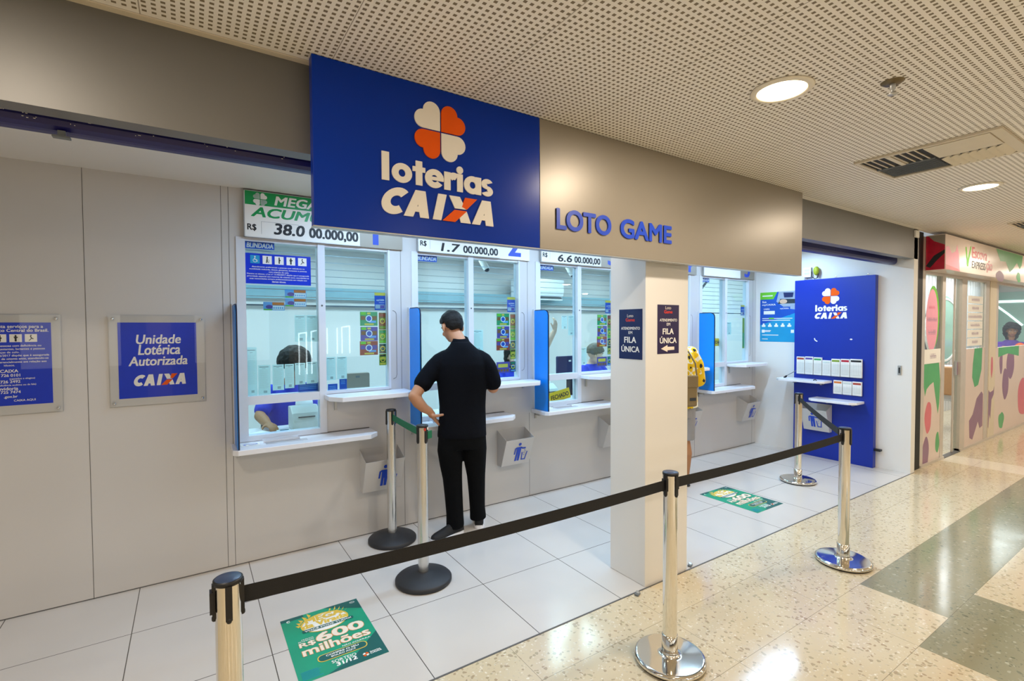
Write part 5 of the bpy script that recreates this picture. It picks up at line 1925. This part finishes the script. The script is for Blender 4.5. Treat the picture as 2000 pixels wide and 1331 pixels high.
def head_parts(t, mb, c, yaw, pitch, T0, hair, length, skin_m, roll=0.0, scale=1.0):
    """c: centre of the skull, yaw: direction the face looks (0 = +Y), pitch > 0 looks down."""
    Rm = Matrix.Rotation(-yaw, 3, 'Z') @ Matrix.Rotation(-pitch, 3, 'X') @ Matrix.Rotation(roll, 3, 'Y')

    def L(x, y, z):
        return c + Rm @ (V(x, y, z) * scale)
    q = scale
    mb.ell(L(0, -.004, .012), (.076 * q, .097 * q, .095 * q), Rm, 24, 16)
    mb.ell(L(0, .030, -.05), (.058 * q, .066 * q, .072 * q), Rm, 20, 12)
    mb.ell(L(0, .052, -.095), (.034 * q, .034 * q, .026 * q), Rm, 14, 8)
    mb.ell(L(0, .094, -.030), (.013 * q, .017 * q, .024 * q), Rm, 12, 8)
    mb.ell(L(0, .101, -.044), (.017 * q, .015 * q, .011 * q), Rm, 12, 8)
    for sx_ in (-1, 1):
        mb.ell(L(.082 * sx_, -.006, -.026), (.010 * q, .021 * q, .034 * q), Rm @ Matrix.Rotation(.25 * sx_, 3, 'Z'), 12, 8)
        mb.ell(L(.03 * sx_, .083, .014), (.024 * q, .012 * q, .008 * q), Rm, 10, 6)
        mb.ell(L(.04 * sx_, .066, -.045), (.022 * q, .02 * q, .02 * q), Rm, 10, 6)
    feats = []
    for sx_ in (-1, 1):
        e = MB('eye_white').ell(L(.031 * sx_, .080, -.006), (.0135 * q, .010 * q, .0085 * q), Rm, 12, 8)
        e.m('hair_black').ell(L(.031 * sx_, .088, -.006), (.006 * q, .004 * q, .006 * q), Rm, 10, 6)
        feats.append(('eye', e))
        b = MB(hair).tube([L(.014 * sx_, .094, .016), L(.032 * sx_, .092, .022), L(.05 * sx_, .078, .016)], .0035 * q, 8)
        feats.append(('eyebrow', b))
    feats.append(('lips', MB('lip').tube([L(-.022, .083, -.074), L(0, .093, -.072), L(.022, .083, -.074)], [.004 * q, .0065 * q, .004 * q], 8)))
    # hair: a thick cap cut along a hairline
    h = MB(hair)
    n, k = 80, 56
    grid = []
    for j in range(k + 1):
        th = pi * j / k
        row = []
        for i in range(n):
            a = 2 * pi * i / n
            x, y, z = sin(th) * cos(a), sin(th) * sin(a), cos(th)
            row.append((x, y, z))
        grid.append(row)
    keep = {'short': lambda x, y, z: z > (.02 + .5 * max(y, 0)) - (.78 * min(1, max(0, -y - .12) / .35)) and not (y > -.3 and abs(x) > .6 and z < .02),
            'bob': lambda x, y, z: z > (-.95 if y < .25 else -.2 + .75 * y),
            'fringe': lambda x, y, z: z > (-.35 if y < .1 else -.25 + .62 * y),
            'bun': lambda x, y, z: z > (-.6 if y < .3 else -.1 + .6 * y), 'long': lambda x, y, z: z > (-1.1 if y < .3 else -.1 + .6 * y)}[length]
    g = {'bun': (1.62, 1.35, 1.25), 'short': (1.05, 1.05, 1.07), 'bob': (1.2, 1.18, 1.16), 'fringe': (1.12, 1.1, 1.12), 'long': (1.35, 1.25, 1.2)}[length]
    vs, fs = [], []
    for row in grid:
        for x, y, z in row:
            dn = .0
            if length in ('bob', 'long') and z < 0:
                dn = -.05 if length == 'bob' else -.10
            vs.append(L(.076 * g[0] * x, -.004 + .097 * g[1] * y, .012 + .095 * g[2] * z + dn * max(0, -z)))
    for j in range(k):
        for i in range(n):
            cx_ = [grid[j][i], grid[j][(i + 1) % n], grid[j + 1][i], grid[j + 1][(i + 1) % n]]
            m_ = [sum(p[q_] for p in cx_) / 4 for q_ in range(3)]
            if keep(*m_):
                fs.append((j * n + i, j * n + (i + 1) % n, (j + 1) * n + (i + 1) % n, (j + 1) * n + i))
    used = sorted({i for f_ in fs for i in f_})
    mp = {o_: n_ for n_, o_ in enumerate(used)}
    h.add([vs[i] for i in used], [tuple(mp[i] for i in f_) for f_ in fs], True)
    return feats, h


def shoe(mb_up, mb_sole, heel, d, L=.275, w=.046):
    d = V(d[0], d[1], 0).normalized()
    s = V(-d.y, d.x, 0)
    prof = [(0, .030, .062), (.04, .036, .082), (.09, .036, .088), (.14, .040, .066), (.19, .046, .05), (.235, .043, .040), (.265, .030, .03), (.278, .014, .02)]

    def ring(q, hw, hh, z0):
        c = heel + d * q * L / .278
        return [c + s * hw * cos(a) + V(0, 0, z0 + (hh * max(0, sin(a)) if sin(a) > 0 else -.003 * abs(sin(a)))) for a in [2 * pi * i / 16 for i in range(16)]]
    mb_up.loft([ring(q, hw, hh, .024) for q, hw, hh in prof])
    pts = [(-.004, .012), (.004, .026), (.02, .037), (.05, .042), (.1, .040), (.15, .045), (.2, .051), (.24, .047), (.265, .036), (.282, .02), (.288, .008)]
    lo_ = [(heel + d * (q * L / .278 - .006) + s * hw) for q, hw in pts] + [(heel + d * (q * L / .278 - .006) - s * hw) for q, hw in pts[::-1]]
    n = len(lo_)
    mb_sole.add([p + V(0, 0, .001) for p in lo_] + [p + V(0, 0, .027) for p in lo_], [tuple(range(n))[::-1], tuple(range(n, 2 * n))] + [(i, (i + 1) % n, n + (i + 1) % n, n + i) for i in range(n)])


def root_body(name, mb, label, vox):
    o = build(name, mb, remesh=vox, smooth=4)
    return tag(o, label, 'person')


# --- the standing man in black, seen from behind
T = frame_of((1.77, 3.40, 0), R(24))
sk = MB('skin')
hc = T(-.075, .075, 1.632)
sk.tube([T(-.005, -.005, 1.40), T(-.02, .01, 1.50), T(-.06, .05, 1.58)], [.068, .056, .058], 20)
sk.loft([body_ring(T, z, u, v, ru, rv) for z, u, v, ru, rv in ((.72, .0, 0, .13, .09), (.95, 0, .01, .145, .10), (1.2, .0, .01, .16, .11), (1.38, .0, .005, .15, .09), (1.45, .0, 0, .07, .06))])
# arm with the hand on the hip
shL, elL, wrL = T(-.185, 0, 1.375), T(-.365, -.08, 1.10), T(-.25, -.04, .972)
sk.tube([T(-.205, -.004, 1.30), T(-.278, -.025, 1.225), elL], [.045, .049, .043], 16)
sk.tube([elL, T(-.335, -.075, 1.05), T(-.295, -.06, 1.005), wrL], [.045, .045, .037, .028], 16)
DU, DV = T(1, 0, 0) - T(0, 0, 0), T(0, 1, 0) - T(0, 0, 0)
hand(sk, wrL, DU * .42 + DV * .40 + V(0, 0, -.75), DU * .9 + DV * .1 + V(0, 0, .5), 1, .3, 1.12, .5, DU * .9 - DV * .35 + V(0, 0, .12))
# arm resting on the high counter
shR, elR, wrR = T(.185, 0, 1.375), T(.245, .03, 1.135), T(.19, .255, 1.165)
sk.tube([T(.19, .003, 1.30), T(.23, .012, 1.21), elR], [.045, .049, .043], 16)
sk.tube([elR, T(.235, .11, 1.145), wrR], [.044, .043, .027], 16)
hand(sk, wrR, T(.15, .36, 1.175) - wrR, V(0, 0, -1), -1, .3)
feats, hair = head_parts(None, sk, hc, R(24) - R(26), R(26), T, 'hair_black', 'short', 'skin')
for hp, kn, an in (((-.085, .0, .80), (-.08, .01, .44), (-.062, .0, .09)), ((.085, .02, .80), (.105, .045, .45), (.125, .10, .10))):
    sk.tube([T(*hp), T(*kn), T(*an)], [.07, .05, .036], 14)
man = root_body('person', sk, 'man in a black polo shirt and black trousers standing with one hand on his hip', .0055)
for nm, m_ in feats:
    build(nm, m_, man)
build('hair', hair, man, solid=.006, waves=.012)
sh = MB('shirt_black')
sh.loft([body_ring(T, z, u, v, ru, rv, 28, tl) for z, u, v, ru, rv, tl in ((.765, -.005, .005, .192, .128, 0), (.80, -.005, .005, .190, .130, 0), (.90, .0, .01, .183, .130, 0), (1.0, .002, .015, .180, .132, 0), (1.12, 0, .015, .188, .134, 0), (1.25, .0, .01, .203, .136, 0), (1.33, .0, .0, .200, .126, 0), (1.385, .0, -.003, .178, .112, 0), (1.43, -.002, -.005, .140, .097, 0), (1.46, -.003, -.005, .108, .088, 0), (1.485, -.006, -.002, .085, .080, 0), (1.505, -.012, .004, .072, .072, 0))])
sh.tube([T(-.125, 0, 1.375), T(-.17, -.002, 1.35), T(-.215, -.006, 1.305), T(-.278, -.025, 1.225), T(-.299, -.034, 1.192)], [.068, .07, .07, .070, .071], 20)
sh.tube([T(.125, 0, 1.375), T(.165, .002, 1.35), T(.20, .004, 1.30), T(.232, .012, 1.21), T(.241, .016, 1.18)], [.068, .07, .07, .069, .067], 20)
build('shirt', sh, man, remesh=.008, smooth=6)
cl = MB('shirt_black')
cl.loft([body_ring(T, z, u, v, ru, rv, 24, .25) for z, u, v, ru, rv in ((1.485, -.006, .0, .078, .078), (1.515, -.012, .006, .066, .066), (1.535, -.016, .01, .062, .062), (1.538, -.017, .012, .056, .056), (1.50, -.012, .008, .056, .056))])
build('collar', cl, man)
tr = MB('trouser_black')
tr.loft([body_ring(T, z, u, v, ru, rv, 28) for z, u, v, ru, rv in ((.68, .0, .008, .165, .118), (.74, -.002, .006, .182, .126), (.80, -.003, .006, .178, .122), (.86, 0, .008, .168, .116))])
tr.tube([T(-.09, .0, .78), T(-.098, .002, .66), T(-.092, .005, .55), T(-.082, .008, .44), T(-.074, .0, .30), T(-.066, -.002, .16), T(-.064, -.002, .075), T(-.064, 0, .062)], [.098, .1, .088, .076, .070, .067, .07, .068], 20, False)
tr.tube([T(.085, .015, .78), T(.092, .02, .66), T(.098, .03, .55), T(.106, .045, .44), T(.112, .06, .30), T(.118, .085, .17), T(.124, .10, .085), T(.125, .10, .07)], [.098, .097, .086, .073, .066, .062, .066, .064], 20, False)
build('trousers', tr, man, remesh=.008, smooth=5)
for heel, dv in ((T(-.012, .025, 0), V(-.93, -.18, 0)), (T(.128, .065, 0), V(.50, .86, 0))):
    up_, so = MB('shoe_black'), MB('sole_white')
    shoe(up_, so, heel, dv, .285)
    o = build('shoe', up_, man)
    build('sole', so, o)

# --- customer in the yellow shirt, mostly behind the pillar
T = frame_of((4.09, 3.21, 0), R(20))
sk = MB('skin_brown')
sk.tube([T(0, 0, 1.34), T(0, .02, 1.46), T(0, .03, 1.5)], [.06, .05, .052], 18)
sk.loft([body_ring(T, z, 0, .0, ru, rv) for z, ru, rv in ((.75, .13, .1), (1.0, .14, .1), (1.3, .15, .1), (1.4, .08, .06))])
for s_ in (-1, 1):
    e = T(.27 * s_, .04, 1.03)
    w_ = T(.20 * s_, .27, 1.02)
    sk.tube([T(.18 * s_, 0, 1.32), e], [.05, .042], 14)
    sk.tube([e, w_], [.042, .027], 14)
    hand(sk, w_, T(.14 * s_, .38, 1.02) - w_, V(0, 0, -1), -1 if s_ > 0 else 1, .4)
    sk.tube([T(.09 * s_, 0, .82), T(.095 * s_, .01, .45), T(.098 * s_, -.02, .33), T(.10 * s_, -.0, .07)], [.08, .056, .056, .035], 16)
    sk.ell(T(.10 * s_, .07, .035), (.042, .11, .03), Matrix.Rotation(-R(20), 3, 'Z'), 14, 8)
hc = T(0, .05, 1.585)
feats, hair = head_parts(None, sk, hc, R(20), R(20), T, 'hair_black', 'short', 'skin_brown')
cu = root_body('person', sk, 'customer in a yellow leaf print shirt and grey shorts half hidden by the pillar', .008)
for nm, m_ in feats:
    build(nm, m_, cu)
build('hair', hair, cu, solid=.006, waves=.012)
sh = MB('shirt_yellow')
sh.loft([body_ring(T, z, 0, .005, ru, rv, 28) for z, ru, rv in ((.80, .225, .155), (.95, .213, .15), (1.1, .205, .145), (1.25, .21, .14), (1.34, .185, .115), (1.40, .11, .085), (1.43, .075, .075))])
for s_ in (-1, 1):
    sh.tube([T(.15 * s_, 0, 1.34), T(.225 * s_, .01, 1.22), T(.268 * s_, .035, 1.06)], [.075, .075, .07], 18)
build('shirt', sh, cu, remesh=.009, smooth=5)
st_ = MB('shorts_grey')
st_.loft([body_ring(T, z, 0, .005, .185, .13, 26) for z in (.70, .86)])
for s_ in (-1, 1):
    st_.tube([T(.09 * s_, 0, .80), T(.098 * s_, .005, .62), T(.1 * s_, .005, .47)], [.105, .098, .094], 20, False)
build('shorts', st_, cu, remesh=.009, smooth=4)
for s_ in (-1, 1):
    up_ = MB('shoe_black').ell(T(.10 * s_, .07, .01), (.052, .14, .012), Matrix.Rotation(-R(20), 3, 'Z'), 16, 8)
    up_.tube([T(.05 * s_, .1, .02), T(.1 * s_, .11, .07), T(.15 * s_, .1, .02)], .012, 10)
    build('sandal', up_, cu)
t = thing('shoulder_bag', tuple(T(.02, -.2, .82)), 'tan canvas bag hanging behind the customer in yellow', 'bag')
b = MB('bag_tan')
a20 = R(20)
rtv, fwv = V(cos(a20), -sin(a20), 0), V(sin(a20), cos(a20), 0)
b.obox(T(-.02, -.195, .985), rtv, fwv, V(0, 0, 1), .105, .034, .15)
build('pouch', b, t, bevel=.02)
build('flap', MB('bag_tan').obox(T(-.02, -.225, 1.08), rtv, fwv, V(0, 0, 1), .107, .012, .06), t, bevel=.01)
build('patch', MB('device_dark').obox(T(.03, -.231, .91), rtv, fwv, V(0, 0, 1), .032, .002, .014), t)
build('strap', MB('bag_tan').tube([T(.10, -.19, 1.12), T(.10, -.16, 1.25), T(.05, -.125, 1.36), T(-.05, -.06, 1.44)], .008, 8), t)


# --- seated tellers
def teller(name, pos, ang, label, skin, shirt, hair_m, hair_l, head, arms, z0=.0):
    T = frame_of(pos, ang)
    sk = MB(skin)
    hu, hv, hz, hy, hp = head
    sk.tube([T(0, -.02, 1.12), T(hu * .5, hv * .5, 1.2), T(hu, hv - .01, hz - .07)], [.06, .048, .05], 16)
    sk.loft([body_ring(T, z, 0, 0, ru, rv) for z, ru, rv in ((.55, .14, .11), (.85, .13, .1), (1.05, .14, .1), (1.15, .07, .06))])
    for s_, el, wr, tip, nm in arms:
        sk.tube([T(.17 * s_, 0, 1.08), T(*el)], [.05, .042], 14)
        sk.tube([T(*el), (T(*el) + T(*wr)) / 2, T(*wr)], [.043, .041, .027], 14)
        hand(sk, T(*wr), T(*tip) - T(*wr), nm, -1 if s_ > 0 else 1, .45)
    for s_ in (-1, 1):
        sk.tube([T(.09 * s_, -.02, .56), T(.1 * s_, .34, .52), T(.1 * s_, .36, .1)], [.07, .055, .04], 12)
    feats, hair = head_parts(None, sk, T(hu, hv, hz), ang + hy, hp, T, hair_m, hair_l, skin)
    o = root_body(name, sk, label, .0075)
    for nm, m_ in feats:
        build(nm, m_, o)
    build('hair', hair, o, solid=.008, waves=.02)
    sh = MB(shirt)
    sh.loft([body_ring(T, z, 0, 0, ru, rv, 26) for z, ru, rv in ((.50, .19, .14), (.75, .18, .135), (.95, .19, .13), (1.06, .17, .11), (1.12, .10, .08), (1.15, .07, .07))])
    for s_, el, wr, tip, nm in arms:
        e = T(*el)
        a_ = T(.15 * s_, 0, 1.07)
        sh.tube([a_, a_.lerp(e, .45), a_.lerp(e, .75)], [.07, .068, .064], 16)
    build('shirt', sh, o, remesh=.01, smooth=4)
    bt = MB('trouser_black')
    for s_ in (-1, 1):
        bt.tube([T(.09 * s_, -.04, .56), T(.1 * s_, .34, .53), T(.1 * s_, .37, .08)], [.09, .072, .055], 14)
    build('trousers', bt, o, remesh=.012, smooth=3)
    ch = thing('office_chair', tuple(T(0, -.1, 0)), 'dark office chair of the clerk ' + ('behind the first window' if pos[0] < 2 else 'raising an arm' if pos[0] < 4 else 'with short grey hair'), 'chair', 'teller chairs')
    q = ang
    rt_, fw_ = V(cos(q), -sin(q), 0), V(sin(q), cos(q), 0)
    build('seat', MB('device_dark').obox(T(0, -.02, .44), rt_, fw_, V(0, 0, 1), .23, .22, .03), ch, bevel=.02)
    build('backrest', MB('device_dark').obox(T(0, -.25, .75), rt_, fw_, V(0, 0, 1), .2, .025, .22), ch, bevel=.02)
    build('column', MB('black_plastic').tube([T(0, -.02, .41), T(0, -.02, .06)], .03, 12), ch)
    for k in range(5):
        a_ = 2 * pi * k / 5
        build('foot', MB('black_plastic').tube([T(0, -.02, .07), T(.28 * cos(a_), -.02 + .28 * sin(a_), .035)], .02, 8), ch)
    return o


D_ = V(0, 0, -1)
teller('person', (.72, 4.62, 0), R(180), 'clerk with dark hair in a blue shirt bent over the desk behind the first window', 'skin_brown', 'shirt_blue', 'hair_black', 'bun', (.0, .27, 1.33, 0, R(50)),
       [(-1, (-.24, .2, .88), (-.05, .48, .875), (.04, .54, .87), D_), (1, (.25, .16, .9), (.22, .42, .87), (.2, .52, .87), D_)])
teller('person', (4.24, 4.62, 0), R(180), 'clerk with short grey hair looking sideways behind the third window', 'skin_light', 'shirt_blue', 'hair_grey', 'fringe', (.02, .08, 1.285, R(-62), R(16)),
       [(-1, (-.22, .12, .88), (-.12, .36, .87), (-.08, .46, .87), D_), (1, (.22, .12, .88), (.12, .36, .87), (.08, .46, .87), D_)])
teller('person', (3.02, 4.62, 0), R(180), 'clerk raising an arm behind the blue screen of the third window', 'skin_light', 'shirt_blue', 'hair_black', 'bob', (.0, .05, 1.30, 0, R(10)),
       [(-1, (-.30, .16, 1.29), (-.45, .22, 1.57), (-.47, .22, 1.68), V(-.3, 1, 0)), (1, (.2, .14, .9), (.1, .36, .87), (.06, .45, .87), D_)])

# --- woman inside the salon
T = frame_of((13.2, 2.63, 0.06), R(-110))
sk = MB('skin_brown')
sk.tube([T(0, 0, 1.2), T(.0, .04, 1.36)], [.06, .055], 14)
sk.loft([body_ring(T, z, 0, 0, ru, rv) for z, ru, rv in ((.6, .14, .1), (.9, .14, .1), (1.15, .15, .1), (1.25, .08, .06))])
for s_ in (-1, 1):
    sk.tube([T(.18 * s_, 0, 1.16), T(.25 * s_, .12, 1.12), T(.12 * s_, .3, 1.12)], [.05, .042, .028], 12)
    hand(sk, T(.12 * s_, .3, 1.12), T(.05 * s_, .4, 1.12) - T(.12 * s_, .3, 1.12), D_, -1 if s_ > 0 else 1, .4)
    sk.tube([T(.09 * s_, 0, .6), T(.1 * s_, .02, .08)], [.08, .045], 12)
feats, hair = head_parts(None, sk, T(0, .07, 1.45), R(-110), R(15), T, 'hair_black', 'long', 'skin_brown')
o = root_body('person', sk, 'woman with long dark hair in a purple top inside the salon window', .01)
for nm, m_ in feats:
    build(nm, m_, o)
build('hair', hair, o, solid=.012, waves=.06)
sh = MB('shirt_purple')
sh.loft([body_ring(T, z, 0, 0, ru, rv, 24) for z, ru, rv in ((.55, .19, .14), (.9, .18, .135), (1.12, .2, .13), (1.22, .12, .09), (1.26, .075, .07))])
for s_ in (-1, 1):
    sh.tube([T(.15 * s_, 0, 1.15), T(.25 * s_, .11, 1.12), T(.17 * s_, .24, 1.12)], [.075, .065, .05], 14)
build('top', sh, o, remesh=.012, smooth=4)
tw = MB('orange')  # orange heap stands in for the shirt of another person
tw.ell((12.62, 2.39, 1.17), (.16, .08, .11), None, 16, 10)
tw.ell((12.6, 2.36, 1.105), (.2, .06, .045), None, 16, 10)
tag(build('orange_shirt_heap', tw), 'orange heap standing in for the shirt of someone beside the woman in purple', 'clothing')
